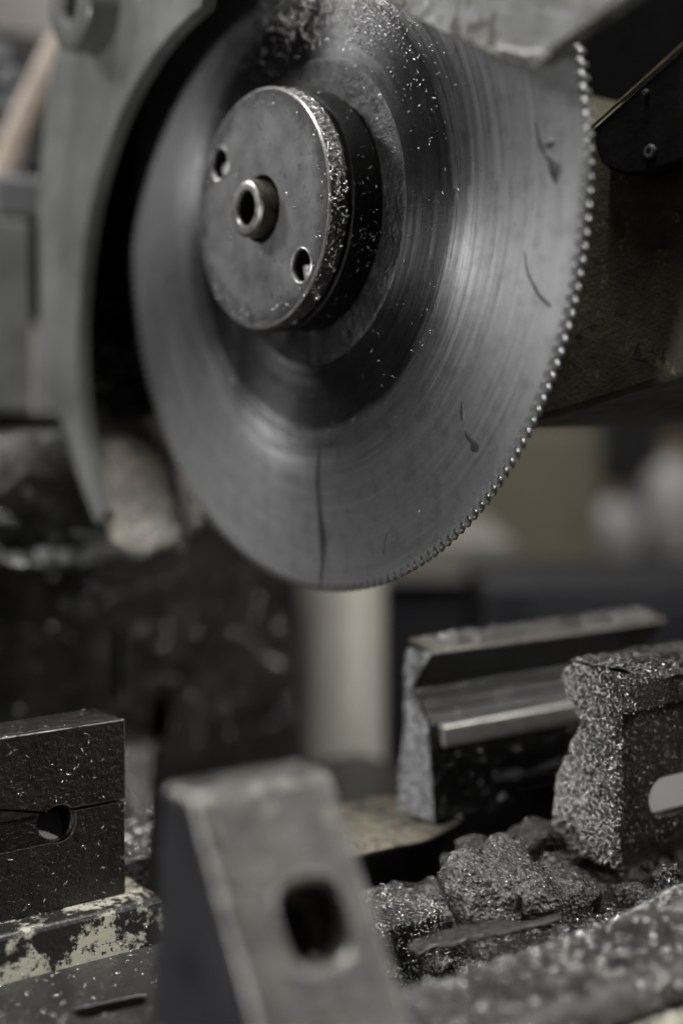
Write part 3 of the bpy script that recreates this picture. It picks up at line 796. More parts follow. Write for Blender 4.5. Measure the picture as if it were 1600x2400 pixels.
# ================================================================== machine column behind the vise
cl = thing('machine_column', (-0.05, 0.2, 0.10), 'dark speckled machine column behind the vise jaws', 'machine column')
def rr_(x0, x1, z0, z1): return [(x0, z0), (x1, z0), (x1, z1), (x0, z1)]
slot_h = [(0.0590 + 0.0075 * math.cos(t), 0.1350 + 0.0155 * math.sin(t)) for t in np.linspace(0, 2 * PI, 28, endpoint=False)]
grv = rr_(0.0290, 0.0350, 0.148, 0.191)
plate('front_wall', rr_(-0.40, 0.154, -0.20, 0.295), [slot_h, grv], 'y', 0.235, 0.250, M['column'], cl, bevel=0.002)
box('core', -0.39, 0.148, 0.2505, 0.36, -0.20, 0.294, M['bed'], cl, bevel=0.002)
fw = [c for c in cl.children if c.name.startswith('front_wall')]
scatter('column_chips', fw, 500, cl, M['chip_dark'], (0.0008, 0.0022), (0.0005, 0.0010), lambda p, n: (n[:, 1] < -0.9) * 1.0, 0.5, 0.0005, accept=lambda p, n: (p[:, 0] > -0.07) * 1.0)

# bed plate behind the jaws, strewn with chips
bp = thing('rear_bed_plate', (-0.05, 0.08, 0.100), 'chip strewn rear bed plate seen between the two left jaws', 'bed plate')
bv = [(-0.40, 0.0215, 0.0505), (-0.066, 0.0215, 0.0505), (-0.066, 0.0215, 0.1352), (-0.40, 0.0215, 0.1352), (-0.40, 0.2345, 0.0505), (0.052, 0.2345, 0.0505), (0.052, 0.2345, 0.1215), (-0.40, 0.2345, 0.1215)]
bpt = mesh('slab', bv, [(0, 1, 2, 3), (5, 4, 7, 6), (0, 4, 5, 1), (3, 2, 6, 7), (1, 5, 6, 2), (4, 0, 3, 7)], M['crust'], bp, bevel=0.002)
scatter('bed_chips', [bpt], 1500, bp, M['chip'], (0.0012, 0.004), (0.0007, 0.0016), lambda p, n: (n[:, 2] > 0.9) * 1.0, 0.5, 0.0004, accept=lambda p, n: (p[:, 0] > -0.11) * (p[:, 0] < 0.06) * 1.0)

# steel post behind
po_ = thing('steel_post', (0.218, 0.273, 0.0), 'polished upright steel post, blurred, behind the vise', 'post')
lathe('shaft', [(0.0, -0.25), (0.0295, -0.25), (0.0295, 0.40), (0.0, 0.40)], (0.218, 0.273, 0.0), M['post'], po_, seg=64, axis='z')
lathe('foot_ring', [(0.0297, -0.25), (0.042, -0.25), (0.042, -0.22), (0.0297, -0.216)], (0.218, 0.273, 0.0), M['cast_grey'], po_, seg=48, axis='z')

# ================================================================== vise jaws
def cut(o, cutter):
    """boolean difference, applied; the cutter is removed"""
    for obj_ in (o,):
        md = o.modifiers.new('cut', 'BOOLEAN'); md.operation = 'DIFFERENCE'; md.object = cutter; md.solver = 'EXACT'
        # boolean first, bevel after
        others = [m_ for m_ in o.modifiers if m_.type != 'BOOLEAN']
        st = [(m_, m_.show_viewport) for m_ in others]
        for m_ in others: m_.show_viewport = False
        bpy.context.view_layer.update()
        me = bpy.data.meshes.new_from_object(o.evaluated_get(bpy.context.evaluated_depsgraph_get()))
        for m_, s_ in st: m_.show_viewport = s_
        o.modifiers.remove(md)
        old = o.data; o.data = me; me.name = old.name
        bpy.data.meshes.remove(old)
    cm = cutter.data
    bpy.data.objects.remove(cutter); bpy.data.meshes.remove(cm)

def prism(name, prof, x0, x1, mat, parent, cuts=0, **k):
    return plate(name, prof, [], 'x', x0, x1, mat, parent, **k)

# --- fixed jaw, left
lj = thing('vise_jaw', (-0.17, 0.005, 0.1325), 'dark brown oily vise jaw block with a round hole, far left', 'vise jaw')
hc = (-0.1203, 0.1651); hr = 0.0072
low = [(-0.25, 0.1325), (-0.0925, 0.1325), (-0.0925, 0.1689)] + arc(*hc, hr, 32, -114, 26) + [(-0.25, 0.1572)]
upp = [(-0.25, 0.1702)] + arc(*hc, hr, 135, 45, 14) + [(-0.0925, 0.1702), (-0.0925, 0.2012), (-0.25, 0.2012)]
f1 = plate('lower_facing', low, [], 'y', -0.0064, -0.0037, M['jaw_brown'], lj, bevel=0.0006)
f2 = plate('upper_facing', upp, [], 'y', -0.0075, -0.0037, M['jaw_brown'], lj, bevel=0.0010, seg=3, worn=M['worn_edge'])
body = plate('body', rr_(-0.25, -0.0927, 0.1325, 0.2011), [circle(*hc, hr - 0.0003, 32)], 'y', -0.0036, 0.0170, M['jaw_brown'], lj, bevel=0.0010, seg=3)
mesh('hole_floor', [(-0.128, -0.0030, 0.1580), (-0.1125, -0.0030, 0.1580), (-0.1125, 0.010, 0.1655), (-0.128, 0.010, 0.1640)], [(0, 1, 2, 3)], M['bar'], lj)  # tilted pale sheet; light on the hole floor put into shape and colour
box('hole_back', -0.130, -0.110, 0.0175, 0.0190, 0.155, 0.176, M['bed'], lj, bevel=0)
scatter('front_chips', [f1, f2], 130, lj, M['chip'], (0.0004, 0.0024), (0.00015, 0.0005), lambda p, n: (n[:, 1] < -0.9) * 1.0, 0.3, 0.0001, accept=lambda p, n: (p[:, 0] > -0.16) * (0.3 + 0.7 * (vnoise(p, 110, 9) > 0)))
scatter('top_chips', [f2, body], 60, lj, M['chip'], (0.0005, 0.002), (0.0002, 0.0005), lambda p, n: (n[:, 2] > 0.9) * 1.0, 0.3, 0.0001)

cb_ = thing('jaw_carrier', (-0.17, 0.0, 0.1188), 'casting with flaking cream paint under the left jaw', 'jaw carrier')
cv = [(-0.35, -0.0265, 0.1005), (-0.0815, -0.0265, 0.1005), (-0.0815, -0.0180, 0.1322), (-0.35, -0.0180, 0.1322), (-0.35, 0.0205, 0.1005), (-0.0815, 0.0205, 0.1005), (-0.0815, 0.0205, 0.1322), (-0.35, 0.0205, 0.1322)]
cbo = mesh('casting', cv, [(0, 1, 2, 3), (5, 4, 7, 6), (0, 4, 5, 1), (3, 2, 6, 7), (1, 5, 6, 2), (4, 0, 3, 7)], M['cream'], cb_, bevel=0.0025, seg=3)
scatter('chips', [cbo], 260, cb_, M['chip_dark'], (0.0005, 0.002), (0.0003, 0.0007), lambda p, n: (n[:, 1] < 0.2) * (0.3 + (p[:, 0] > -0.2)), 0.5, 0.0001, accept=lambda p, n: (p[:, 0] > -0.17) * 1.0)

fp = thing('slotted_base_plate', (-0.15, -0.1, 0.1005), 'dull grey base plate with a dark slot, bottom left', 'base plate')
slot = [(-0.1400, -0.0612), (-0.1180, -0.0645), (-0.1163, -0.0660), (-0.1172, -0.0690), (-0.1208, -0.0712), (-0.1400, -0.0700), (-0.1425, -0.0680), (-0.1425, -0.0630)]
ps = plate('slab', [(-0.36, -0.30), (-0.168, -0.30), (-0.168, -0.1440), (-0.088, -0.1440), (-0.088, -0.0275), (-0.36, -0.0275)], [slot], 'z', 0.1008, 0.1188, M['cast_grey'], fp, bevel=0.001)
scatter('chips', [ps], 260, fp, M['chip'], (0.0006, 0.0028), (0.0003, 0.0008), lambda p, n: (n[:, 2] > 0.9) * 1.0, 0.4, 0.0002, accept=lambda p, n: (p[:, 0] > -0.19) * (p[:, 1] > -0.11) * 1.0)

# --- foreground jaw: wedge with sloping face and a big hole
fj = thing('vise_jaw', (-0.136, -0.18, 0.148), 'large blurred grey-brown wedge jaw with a big dark hole in the foreground', 'vise jaw')
def wedge(x0, x1, ytb, ytf, zt, zb, slope, ybb, hx, hz, r, depth):
    d = Vector((0, -slope, -1.0)).normalized()             # down the slope
    inn = Vector((0, 1.0, -slope)).normalized()            # into the block
    top = Vector((0, ytf, zt)); Ls = (zt - zb) / abs(d.z)
    hs_ = (zt - hz) / abs(d.z)
    pts = [(x0, 0), (x1, 0), (x1, Ls), (x0, Ls)]
    nh = 24; sq = lambda a: math.copysign(abs(a) ** 0.75, a)
    hp = [(hx + r * sq(math.cos(2 * PI * i / nh)), hs_ + r * 1.08 * sq(math.sin(2 * PI * i / nh))) for i in range(nh)]
    allp = [Vector(p) for p in pts + hp]
    ed = [(0, 1), (1, 2), (2, 3), (3, 0)] + [(4 + i, 4 + (i + 1) % nh) for i in range(nh)]
    vo, eo, fo_, a_, b_, c_ = delaunay_2d_cdt(allp, ed, [], 0, 1e-9)
    assert len(vo) == len(allp)
    mp = lambda p: Vector((p[0], 0, 0)) + top + d * p[1]
    V = [mp(p) for p in vo]
    F = []
    for t in fo_:
        c = (sum(vo[i][0] for i in t) / 3, sum(vo[i][1] for i in t) / 3)
        if not inside(c, hp): F.append(tuple(t))
    b0 = len(V)
    V += [mp(p) + inn * depth for p in hp]
    for i in range(nh): F.append((4 + i, 4 + (i + 1) % nh, b0 + (i + 1) % nh, b0 + i))
    F.append(tuple(b0 + i for i in range(nh)))
    k = len(V)
    V += [Vector((x0, ytb, zt)), Vector((x1, ytb, zt)), Vector((x1, ybb, zb)), Vector((x0, ybb, zb))]
    F += [(0, 1, k + 1, k), (1, 2, k + 2, k + 1), (2, 3, k + 3, k + 2), (3, 0, k, k + 3), (k, k + 1, k + 2, k + 3)]
    return V, F
V, F = wedge(-0.158, -0.1128, -0.1530, -0.1700, 0.2200, 0.1482, 0.61, -0.1450, -0.1330, 0.1868, 0.0100, 0.016)
jb = mesh('wedge_block', V, F, M['jaw_grey'], fj, bevel=0.0026, seg=4, worn=M['worn_edge'])
jb.modifiers['edge'].use_clamp_overlap = False
fl2 = box('hole_chip_pile', -0.1400, -0.1258, -0.1985, -0.1890, 0.1720, 0.1745, M['crust'], fj, bevel=0.0008)
sd = mesh('end_face', [(-0.15815, -0.1545, 0.2165), (-0.15815, -0.1690, 0.2165), (-0.15815, -0.1690 - 0.61 * 0.066, 0.1505), (-0.15815, -0.1465, 0.1505)], [(0, 1, 2, 3)], M['jaw_side'], fj)
scatter('chips', [jb], 60, fj, M['chip'], (0.0006, 0.0022), (0.0003, 0.0006), lambda p, n: (n[:, 1] < -0.5) * 1.0, 0.4, 0.0002)
scatter('hole_chips', [fl2], 60, fj, M['chip'], (0.0006, 0.0030), (0.0003, 0.0008), lambda p, n: (n[:, 2] > 0.5) * 1.0, 0.6, 0.0003)

# --- right front jaw, crusted with chips
rj = thing('vise_jaw', (0.12, -0.105, 0.143), 'slotted vise jaw thickly caked with bright metal chips, right edge', 'vise jaw')
pr_ = [(-0.1190, 0.2005), (-0.1178, 0.1500), (-0.1150, 0.1455), (-0.0963, 0.1412), (-0.0855, 0.1426), (-0.0862, 0.157), (-0.0878, 0.1714), (-0.0954, 0.187), (-0.1008, 0.1967), (-0.0915, 0.207), (-0.0902, 0.2155), (-0.0948, 0.2192), (-0.1120, 0.2195), (-0.1190, 0.2190)]
rb = prism('body', pr_, 0.061, 0.26, M['jaw_rust'], rj, bevel=0.0008)
cut(rb, plate('cutter', arc(0.0880, 0.1655, 0.0078, 90, 270, 14) + [(0.2, 0.1577), (0.2, 0.1733)], [], 'y', -0.14, -0.07, M['jaw_rust']))
cut(rb, box('cutter', 0.0790, 0.2, -0.1120, -0.07, 0.1350, 0.1780, M['jaw_rust'], None, bevel=0))
lipo = prism('front_lip', [(-0.1192, 0.2040), (-0.1262, 0.2050), (-0.1265, 0.2165), (-0.1235, 0.2190), (-0.1192, 0.2192)], 0.0612, 0.078, M['jaw_grey'], rj, bevel=0.0006)
lip2 = prism('rear_lip', [(-0.1192, 0.2040), (-0.1240, 0.2045), (-0.1245, 0.2160), (-0.1215, 0.2185), (-0.1192, 0.2188)], 0.0782, 0.26, M['jaw_rust'], rj, bevel=0.0006)
ys = (-0.0, )
# serrated crust on the jaw's end
def crust_end(u, v):
    P = np.array(pr_); zt = 0.142 + 0.0775 * v
    back = np.interp(zt, [0.1412, 0.1426, 0.157, 0.1714, 0.187, 0.1967, 0.207, 0.2155, 0.2195], [-0.0935, -0.0858, -0.0862, -0.0878, -0.0954, -0.1008, -0.0915, -0.0902, -0.0965])
    fr = np.where(zt > 0.204, -0.1262, -0.1192)
    y = back + (fr - back) * u
    Q = np.stack([np.full_like(y, 0.0606), y, zt], 1)
    Q[:, 0] -= 0.0011 + 0.0009 * fbm(Q, 260, 3, 5) * np.clip(u * 8, 0, 1)
    Q[:, 0] += 0.0024 * np.clip((u - 0.93) / 0.07, 0, 1) ** 2; Q[:, 1] -= 0.0006 * np.clip((u - 0.93) / 0.07, 0, 1)
    return Q
ce = grid_sheet('crusted_end', crust_end, 40, 90, M['crust'], rj, smooth=180)
def top_cr(u, v):
    x = 0.0605 + 0.15 * u; y = -0.0925 - 0.0345 * v
    Q = np.stack([x, y, np.full_like(x, 0.2194)], 1); Q[:, 2] += 0.0008 + 0.0008 * fbm(Q, 240, 3, 8) - 0.0038 * np.clip((v - 0.90) / 0.10, 0, 1) ** 1.5
    return Q
tcx = grid_sheet('crusted_top', top_cr, 100, 24, M['crust'], rj, smooth=180)
scatter('end_chips', [ce], 3000, rj, M['chip'], (0.0008, 0.0026), (0.0004, 0.0010), None, 0.28, 0.0002, orient=(-1, 0, 0), accept=lambda p, n: np.clip(1.15 + (p[:, 1] + 0.092) * 34, 0.16, 1))
scatter('top_chips', [tcx], 1700, rj, M['chip'], (0.0008, 0.0026), (0.0004, 0.0010), None, 0.28, 0.0002, orient=(0, 0, 1))
scatter('front_chips', [rb, lipo, lip2], 1500, rj, M['chip_dark'], (0.0006, 0.0026), (0.0003, 0.0007), lambda p, n: (n[:, 1] < -0.5) * (p[:, 0] < 0.14), 0.5, 0.0002, accept=lambda p, n: (p[:, 0] < 0.115) * 1.0)

# --- rear rail jaw with V groove
bj = thing('vise_jaw', (0.12, -0.015, 0.1400), 'long grooved rail jaw with a bright strip behind the caked jaw', 'vise jaw')
rp = [(-0.0258, 0.2138), (-0.0246, 0.2116), (-0.015, 0.1998), (-0.013, 0.1956), (-0.0180, 0.1925), (-0.0215, 0.1870), (-0.0247, 0.1832), (-0.0262, 0.1718), (-0.0293, 0.1405), (-0.0043, 0.1405), (-0.0051, 0.1596), (-0.0086, 0.1796), (-0.0085, 0.1987), (-0.0099, 0.2172)]
rb2 = prism('rail', rp, 0.0455, 0.195, M['rail_dark'], bj, bevel=0.0008)
cut(rb2, box('cutter', 0.0805, 0.185, -0.05, -0.0180, 0.1530, 0.1610, M['rail_dark'], None, bevel=0))
cut(rb2, box('cutter', 0.0930, 0.22, -0.05, 0.02, 0.12, 0.1475, M['rail_dark'], None, bevel=0))
gs = prism('ground_strip', [(-0.0246, 0.1835), (-0.0276, 0.1820), (-0.0292, 0.1728), (-0.0270, 0.1722)], 0.0500, 0.193, M['rail_ground'], bj, bevel=0.0012, seg=3)
prism('top_cap', [(-0.0262, 0.2141), (-0.0258, 0.2152), (-0.0100, 0.2186), (-0.0096, 0.2176)], 0.0452, 0.195, M['jaw_top'], bj, bevel=0.0003)
for zq, yq in ((0.1935, -0.0172), (0.1880, -0.0212)):
    tube('ridge', [(0.047, yq, zq), (0.12, yq, zq), (0.194, yq, zq)], 0.0009, M['jaw_brown'], bj, seg=10)
def rail_end(u, v):
    zt = 0.1408 + 0.0740 * v
    fr = np.interp(zt, [0.1405, 0.1718, 0.1832, 0.1870, 0.1925, 0.1956, 0.1998, 0.2116, 0.2150], [-0.0293, -0.0262, -0.0247, -0.0215, -0.018, -0.0132, -0.015, -0.0246, -0.0256])
    bk = np.interp(zt, [0.1405, 0.1596, 0.1796, 0.1987, 0.2135, 0.2150], [-0.0043, -0.0051, -0.0086, -0.0085, -0.0099, -0.011])
    y = bk + (fr - bk) * u
    Q = np.stack([np.full_like(y, 0.0450), y, zt], 1); Q[:, 0] -= 0.0008 + 0.0006 * fbm(Q, 200, 3, 2)
    return Q
re_ = grid_sheet('crusted_end', rail_end, 24, 70, M['rail_end'], bj, smooth=180)
scatter('top_chips', [o_ for o_ in bj.children if o_.name.startswith('top_cap')], 520, bj, M['chip'], (0.0008, 0.0026), (0.0003, 0.0009), lambda p, n: (n[:, 2] > 0.6) * 1.0, 0.6, 0.0003)
scatter('groove_chips', [rb2], 300, bj, M['chip'], (0.0006, 0.0022), (0.0003, 0.0008), lambda p, n: (n[:, 2] > 0.35) * (p[:, 2] < 0.197), 0.5, 0.0003)
scatter('face_chips', [rb2], 160, bj, M['chip_dark'], (0.0006, 0.0022), (0.0003, 0.0008), lambda p, n: (n[:, 1] < -0.7) * (p[:, 2] < 0.18), 0.5, 0.0003)
box('foot', 0.066, 0.18, -0.010, 0.012, 0.1008, 0.1403, M['bed'], bj, bevel=0.001)


# ================================================================== blocks and swarf between the jaws
lg = thing('support_ledge', (0.015, -0.02, 0.1005), 'flat support ledge with tan dust on top under the rail jaw', 'support ledge')
lgp = [(-0.030, -0.0388), (0.0296, -0.0416), (0.0615, -0.0300), (0.0615, 0.0215), (-0.030, 0.0215)]
lgo = plate('block', lgp, [], 'z', 0.1008, 0.1385, M['bed'], lg, bevel=0.001)
def dust(u, v):
    x = -0.029 + 0.089 * u; y0 = np.interp(x, [-0.03, 0.0296, 0.0615], [-0.0384, -0.0412, -0.0296])
    y = y0 + (0.021 - y0) * v
    Q = np.stack([x, y, np.full_like(x, 0.1387)], 1)
    Q[:, 2] += 0.0006 * fbm(Q, 220, 3, 4) + 0.0004 + 0.010 * np.exp(-((x + 0.004) / 0.016) ** 2 - ((y - 0.018) / 0.014) ** 2)
    return Q
du = grid_sheet('dust_layer', dust, 60, 40, M['tan'], lg, smooth=180)
tag(du, 'tan dusty crust')
scatter('chips', [du], 900, lg, M['chip_dark'], (0.0006, 0.0022), (0.0003, 0.0007), None, 0.5, 0.0002, orient=(0, 0, 1), accept=lambda p, n: np.clip(1.0 - (p[:, 0] + 0.005) * 40, 0.05, 1))

sb = thing('stop_block', (-0.02, -0.07, 0.1005), 'small square block coated in fine chips beside the foreground jaw', 'stop block')
so = plate('block', [(-0.048, -0.0900), (-0.0085, -0.0945), (-0.0010, -0.0870), (0.002, -0.056), (-0.048, -0.052)], [], 'z', 0.1008, 0.1310, M['crust_dark'], sb, bevel=0.0022, seg=3)
scatter('chips', [so], 3000, sb, M['chip'], (0.0005, 0.0024), (0.0002, 0.0006), lambda p, n: (n[:, 2] > -0.5) * (n[:, 1] < 0.5), 0.5, 0.0002, accept=lambda p, n: 0.25 + 0.75 * (vnoise(p, 120, 6) > -0.2))

hp = thing('swarf_heap', (0.03, -0.11, 0.1005), 'lumpy grey heap of caked swarf in front of the rail jaw', 'swarf heap')
def sstep(x, a, b):
    t = np.clip((x - a) / (b - a), 0, 1); return t * t * (3 - 2 * t)
def heap(u, v):
    x = -0.034 + 0.18 * u; y = -0.160 + 0.105 * v
    Q0 = np.stack([x, y, x * 0], 1)
    wob = 0.006 * fbm(Q0, 60, 3, 31); wob2 = 0.006 * fbm(Q0, 60, 3, 37)
    front = sstep(x, -0.018 + wob, -0.006 + wob) * sstep(y, -0.142 + wob2, -0.112 + wob2) * (1 - sstep(y, -0.096 + wob2 * 0.5, -0.086 + wob2 * 0.5) * (x < 0.05))
    ridge = np.interp(x, [-0.02, 0.0, 0.03, 0.05, 0.08, 0.15], [0.026, 0.030, 0.034, 0.034, 0.032, 0.030])
    rear = 0.034 * sstep(x, 0.012, 0.030) * sstep(y, -0.098, -0.084) * (1 - 0.55 * sstep(x, 0.042, 0.058))
    foot = 0.030 * sstep(x, -0.016, 0.0) * sstep(y, -0.160, -0.145)
    arch = 0.014 * np.exp(-((x - 0.068) / 0.012) ** 2 - ((y + 0.138) / 0.006) ** 2)
    h = np.maximum(np.maximum(ridge * front, rear), foot) + arch
    h = h + (0.0050 * np.abs(fbm(Q0, 60, 2, 41)) - 0.002 + 0.0006 * fbm(Q0, 220, 2, 47)) * np.clip(h / 0.03, 0, 1)
    h = h + 0.0022 * np.sin(h * 620 + 3 * vnoise(Q0, 45, 8))
    Q = np.stack([x + 0.003 * vnoise(Q0 + h[:, None] * 2.0, 80, 51) * (h > 0.01), y + 0.003 * vnoise(Q0 + h[:, None] * 2.0, 80, 53) * (h > 0.01), 0.1006 + np.maximum(h, -0.0003)], 1)
    return Q
a1_ = grid_sheet('caked_swarf', heap, 200, 120, M['crust_dark'], hp, smooth=180)
lumps = [lump('swarf_lump', c_, h_, mt_, hp, sd_, 0.34, 42, 0.012, n=n_, square=0.42) for c_, h_, mt_, sd_, n_ in (
    ((0.010, -0.1050, 0.131), (0.0190, 0.0130, 0.0190), M['crust'], 22, 130),
    ((0.031, -0.1120, 0.126), (0.0190, 0.0150, 0.0170), M['crust'], 28, 120),
    ((0.014, -0.1180, 0.116), (0.0250, 0.0150, 0.0130), M['crust_dark'], 29, 110),
    ((0.048, -0.1240, 0.119), (0.0210, 0.0150, 0.0130), M['crust_dark'], 31, 100),
    ((0.040, -0.0800, 0.133), (0.0230, 0.0140, 0.0160), M['crust'], 34, 100),
    ((0.062, -0.0860, 0.127), (0.0190, 0.0150, 0.0140), M['crust'], 35, 80),
    ((0.072, -0.1390, 0.126), (0.0190, 0.0100, 0.0140), M['crust_dark'], 48, 80))]
up = lambda p, n: np.clip(n[:, 2] + 0.25, 0.05, 1) * (p[:, 1] < -0.06)
scatter('heap_chips', [a1_] + lumps, 4200, hp, M['chip_dark'], (0.0006, 0.0022), (0.0003, 0.0008), up, 0.3, 0.0002, orient=(0, -0.3, 1))
scatter('bright_chips', [a1_] + lumps, 420, hp, M['chip'], (0.0006, 0.0030), (0.0004, 0.0010), up, 0.35, 0.0003, orient=(0, -0.3, 1))

def ribbon(u, v):
    px = np.interp(u, [0, 0.25, 0.5, 0.75, 1], [-0.042, -0.0330, -0.0225, -0.0120, 0.000])
    py = np.interp(u, [0, 0.25, 0.5, 0.75, 1], [-0.1230, -0.1315, -0.1380, -0.1430, -0.1500])
    pz = np.interp(u, [0, 0.25, 0.5, 0.75, 1], [0.1330, 0.1372, 0.1405, 0.1424, 0.1440])
    Q = np.stack([px + 0.010 * v, py + 0.018 * v, pz - 0.006 * v + 0.002 * np.sin(u * 5) * v], 1)
    Q[:, 2] += 0.0012 * fbm(Q, 130, 2, 6)
    return Q
rbn = grid_sheet('swarf_strip', ribbon, 40, 12, M['crust_dark'], None, at=(-0.02, -0.13, 0.138))
rbn.modifiers.new('thick', 'SOLIDIFY').thickness = 0.0016
tag(rbn, 'dark wavy strip of caked swarf at the foot of the heap', 'swarf strip')

# ================================================================== front slide casting, bottom right
fs = thing('vise_slide', (-0.02, -0.2, 0.1005), 'blurred grey slide casting strewn with chips, bottom right foreground', 'vise slide')
def slide_top(u, v):
    x = -0.165 + 0.33 * u; y = -0.162 - 0.044 * v
    Q = np.stack([x, y, np.full_like(x, 0.1480)], 1)
    Q[:, 1] += 0.0020 * fbm(Q, 40, 2, 3) * (v < 0.02)
    Q[:, 2] += 0.0009 * fbm(Q, 120, 3, 9) - 0.0045 * np.clip(1 - v * 5, 0, 1) ** 2 - 0.010 * np.clip((v - 0.86) / 0.14, 0, 1) ** 2
    Q[:, 2] += 0.006 * np.exp(-((x - 0.035) / 0.022) ** 2 - ((y + 0.172) / 0.012) ** 2)
    return Q
st = grid_sheet('worn_top', slide_top, 130, 40, M['cast_grey'], fs, smooth=180)
box('block', -0.165, 0.165, -0.2055, -0.1625, 0.1008, 0.1390, M['cast_grey'], fs, bevel=0.002)
scatter('chips', [st], 480, fs, M['chip'], (0.001, 0.0036), (0.0006, 0.0014), None, 0.45, 0.0003, orient=(0, 0, 1), accept=lambda p, n: (p[:, 0] < 0.06) * (p[:, 0] > -0.11) * (0.3 + 0.7 * (vnoise(p, 55, 12) > 0)))
scatter('heap_chips', [st], 800, fs, M['chip'], (0.0006, 0.0026), (0.0003, 0.0008), None, 0.5, 0.0003, orient=(0, 0, 1), accept=lambda p, n: np.exp(-((p[:, 0] - 0.033) / 0.02) ** 2 - ((p[:, 1] + 0.172) / 0.012) ** 2))
fo2 = thing('front_apron', (0.0, -0.25, 0.1005), 'cream painted apron edge in the bottom right corner', 'apron')
def apron(u, v):
    x = -0.17 + 0.32 * u; y = -0.2135 - 0.08 * v
    Q = np.stack([x, y, np.full_like(x, 0.1440)], 1)
    Q[:, 2] += 0.0011 * fbm(Q, 110, 3, 19) - 0.006 * np.clip(1 - v * 9, 0, 1) ** 2
    return Q
ap = grid_sheet('apron_top', apron, 90, 30, M['cream'], fo2, smooth=180)
box('block', -0.17, 0.15, -0.2935, -0.2140, 0.1008, 0.1370, M['cast_grey'], fo2, bevel=0.002)
scatter('chips', [ap], 350, fo2, M['chip'], (0.0008, 0.003), (0.0004, 0.0010), None, 0.5, 0.0003, orient=(0, 0, 1), accept=lambda p, n: (p[:, 1] > -0.26) * (p[:, 0] < 0.02) * 1.0)

# ================================================================== workshop background (aligned with the far wall)
RH = Vector((0.8039, -0.5947, 0)); FH = Vector((0.5947, 0.8039, 0))
def bgp(r, d, z): return CAM.xy.to_3d() + RH * r + FH * d + Vector((0, 0, z))
def bgbox(name, r0, r1, d0, d1, z0, z1, mat, label=None, cat=None, parent=None, bevel=0.005, kind=None):
    vs = [bgp(r, d, z) for r in (r0, r1) for d in (d0, d1) for z in (z0, z1)]
    f = [(0, 1, 3, 2), (4, 6, 7, 5), (0, 4, 5, 1), (2, 3, 7, 6), (0, 2, 6, 4), (1, 5, 7, 3)]
    o = mesh(name, vs, f, mat, parent, at=None if parent else bgp((r0 + r1) / 2, (d0 + d1) / 2, z0), bevel=bevel)
    return tag(o, label, cat, None, kind)
bgbox('workshop_wall', -4.0, 4.0, 3.2, 3.3, -0.9, 2.4, M['wall'], 'pale plaster workshop wall far behind', 'wall', kind='structure')
bgbox('workshop_floor', -4.0, 4.0, -1.5, 3.19, -0.95, -0.9, M['dark_bench'], 'dark workshop floor', 'floor', kind='structure')
oc_ = thing('olive_cabinet', bgp(0.1, 1.6, -0.3), 'blurred olive brown cabinet in the background right of the blade', 'cabinet')
bgbox('carcass', -0.15, 0.285, 1.55, 1.85, -0.30, 0.300, M['olive'], parent=oc_)
bgbox('top_edge', -0.15, 0.29, 1.545, 1.86, 0.3005, 0.312, M['tan_bench'], parent=oc_)  # tan strip; light along the cabinet top put into the colour
bgbox('door', 0.02, 0.255, 1.54, 1.549, -0.2, 0.29, M['olive'], parent=oc_)
tb = thing('work_bench', bgp(0.1, 1.3, -0.3), 'blurred pale work bench strip in front of the olive cabinet', 'work bench')
bgbox('top', -0.10, 0.150, 1.22, 1.50, 0.160, 0.200, M['tan_bench'], parent=tb)
bgbox('apron', -0.10, 0.145, 1.23, 1.49, -0.10, 0.159, M['dark_bench'], parent=tb)
dc = thing('tool_cabinet', bgp(0.35, 1.2, -0.2), 'blurred dark grey tool cabinet behind the rail jaw', 'cabinet')
bgbox('carcass', 0.100, 0.60, 0.98, 1.14, -0.20, 0.192, M['dark_bench'], parent=dc)
bgbox('drawer', 0.13, 0.36, 0.972, 0.979, 0.07, 0.18, M['dark_bench'], parent=dc)
bgbox('pale_board', 0.17, 0.34, 0.950, 0.962, -0.12, 0.083, M['bar'], 'pale board glimpsed through the slot of the caked jaw', 'board')  # added behind the slot to make it look bright
sh = thing('background_shelf', bgp(0.5, 2.0, -0.3), 'dim dark shelf carrying the white jugs, far right background', 'shelf')
bgbox('board', 0.30, 0.75, 1.90, 2.15, 0.05, 0.095, M['dark_bench'], parent=sh)
bgbox('back_panel', 0.30, 0.75, 2.16, 2.19, -0.30, 0.42, M['dark_bench'], parent=sh)
def jug(r, d, z, R, H, label):
    t = thing('white_jug', bgp(r, d, z), label, 'jug', 'white jugs on the background shelf')
    c = bgp(r, d, z)
    lathe('body', [(0.0, 0.0), (R * 0.9, 0.0), (R, R * 0.15), (R, H * 0.62), (R * 0.85, H * 0.78), (R * 0.4, H * 0.9), (R * 0.36, H)], c, M['white'], t, seg=40, axis='z')
    lathe('cap', [(R * 0.42, H), (R * 0.42, H * 1.12), (0.0, H * 1.12)], c, M['amber'], t, seg=32, axis='z')
    return t
jug(0.392, 2.0, 0.096, 0.038, 0.085, 'squat white blurred jug on the dark background shelf')
jug(0.480, 2.02, 0.096, 0.046, 0.15, 'taller white blurred jug at the right edge in the background')

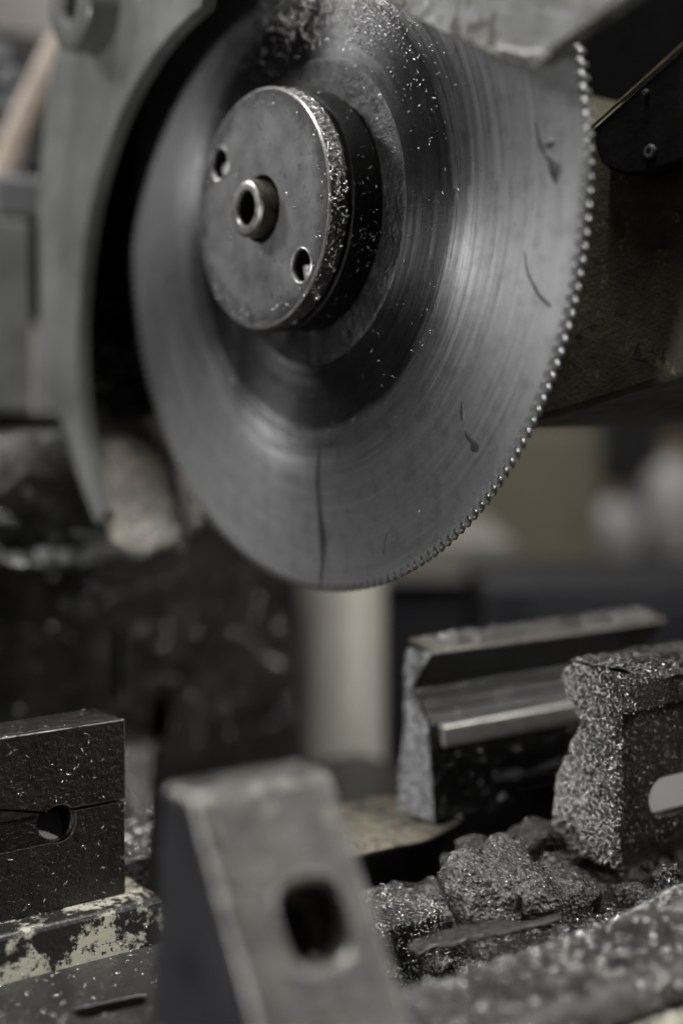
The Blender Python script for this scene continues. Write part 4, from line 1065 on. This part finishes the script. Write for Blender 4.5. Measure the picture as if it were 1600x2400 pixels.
# ================================================================== shiny beads added for round glints
inward = lambda p: np.stack([p[:, 0] * 0, -p[:, 1], ZC - p[:, 2]], 1)
beads('wet_beads', [df], 130, gd, M['bead'], (0.0006, 0.0020), df_w, inward)
beads('wall_beads', rw, 110, gd, M['bead'], (0.0006, 0.0016), lambda p, n: (np.hypot(p[:, 1], p[:, 2] - ZC) < 0.1968) * np.clip((0.40 - p[:, 2]) * 10, 0, 1), inward)
beads('wet_beads', [lp], 170, tr, M['bead'], (0.0005, 0.0018), lambda p, n: np.clip(n[:, 2] + 0.2, 0, 1), lambda p: np.stack([p[:, 0] * 0, p[:, 1] - 0.207, p[:, 2] - 0.238], 1), accept=lambda p, n: (p[:, 0] > -0.075) * 1.0)
beads('shoulder_beads', [cb], 190, tr, M['bead'], (0.0004, 0.0014), lambda p, n: 0.3 + np.clip((p[:, 2] - 0.280) * 60, 0, 1), (0, -1, 0.2), accept=lambda p, n: (p[:, 0] > -0.075) * 1.0)
beads('wet_beads', fw, 170, cl, M['bead'], (0.0005, 0.0014), lambda p, n: (n[:, 1] < -0.9) * 1.0, accept=lambda p, n: (p[:, 0] > -0.07) * (p[:, 2] > 0.11) * 1.0)
beads('wet_beads', [bpt], 130, bp, M['bead'], (0.0006, 0.0018), lambda p, n: (n[:, 2] > 0.9) * 1.0, accept=lambda p, n: (p[:, 0] > -0.10) * (p[:, 0] < 0.06) * 1.0)
cap_ = [o_ for o_ in bj.children if o_.name.startswith('top_cap')]
beads('top_beads', cap_, 190, bj, M['bead'], (0.0004, 0.0012), lambda p, n: (n[:, 2] > 0.6) * 1.0)
beads('groove_beads', [rb2], 120, bj, M['bead'], (0.0004, 0.0010), lambda p, n: (n[:, 2] > 0.35) * (p[:, 2] < 0.197))
beads('face_beads', [rb2], 40, bj, M['bead'], (0.0004, 0.0009), lambda p, n: (n[:, 1] < -0.7) * (p[:, 2] < 0.18))
beads('wet_beads', [st], 90, fs, M['bead'], (0.0004, 0.0012), None, (0, 0, 1), accept=lambda p, n: (p[:, 0] < 0.06) * (p[:, 0] > -0.11) * 1.0)
beads('wet_beads', [a1_] + lumps, 160, hp, M['bead'], (0.0003, 0.0009), up, (0, -0.3, 1))
beads('rim_beads', rim_o, 60, fl, M['bead'], (0.0003, 0.0008), None, None, accept=rim_acc)
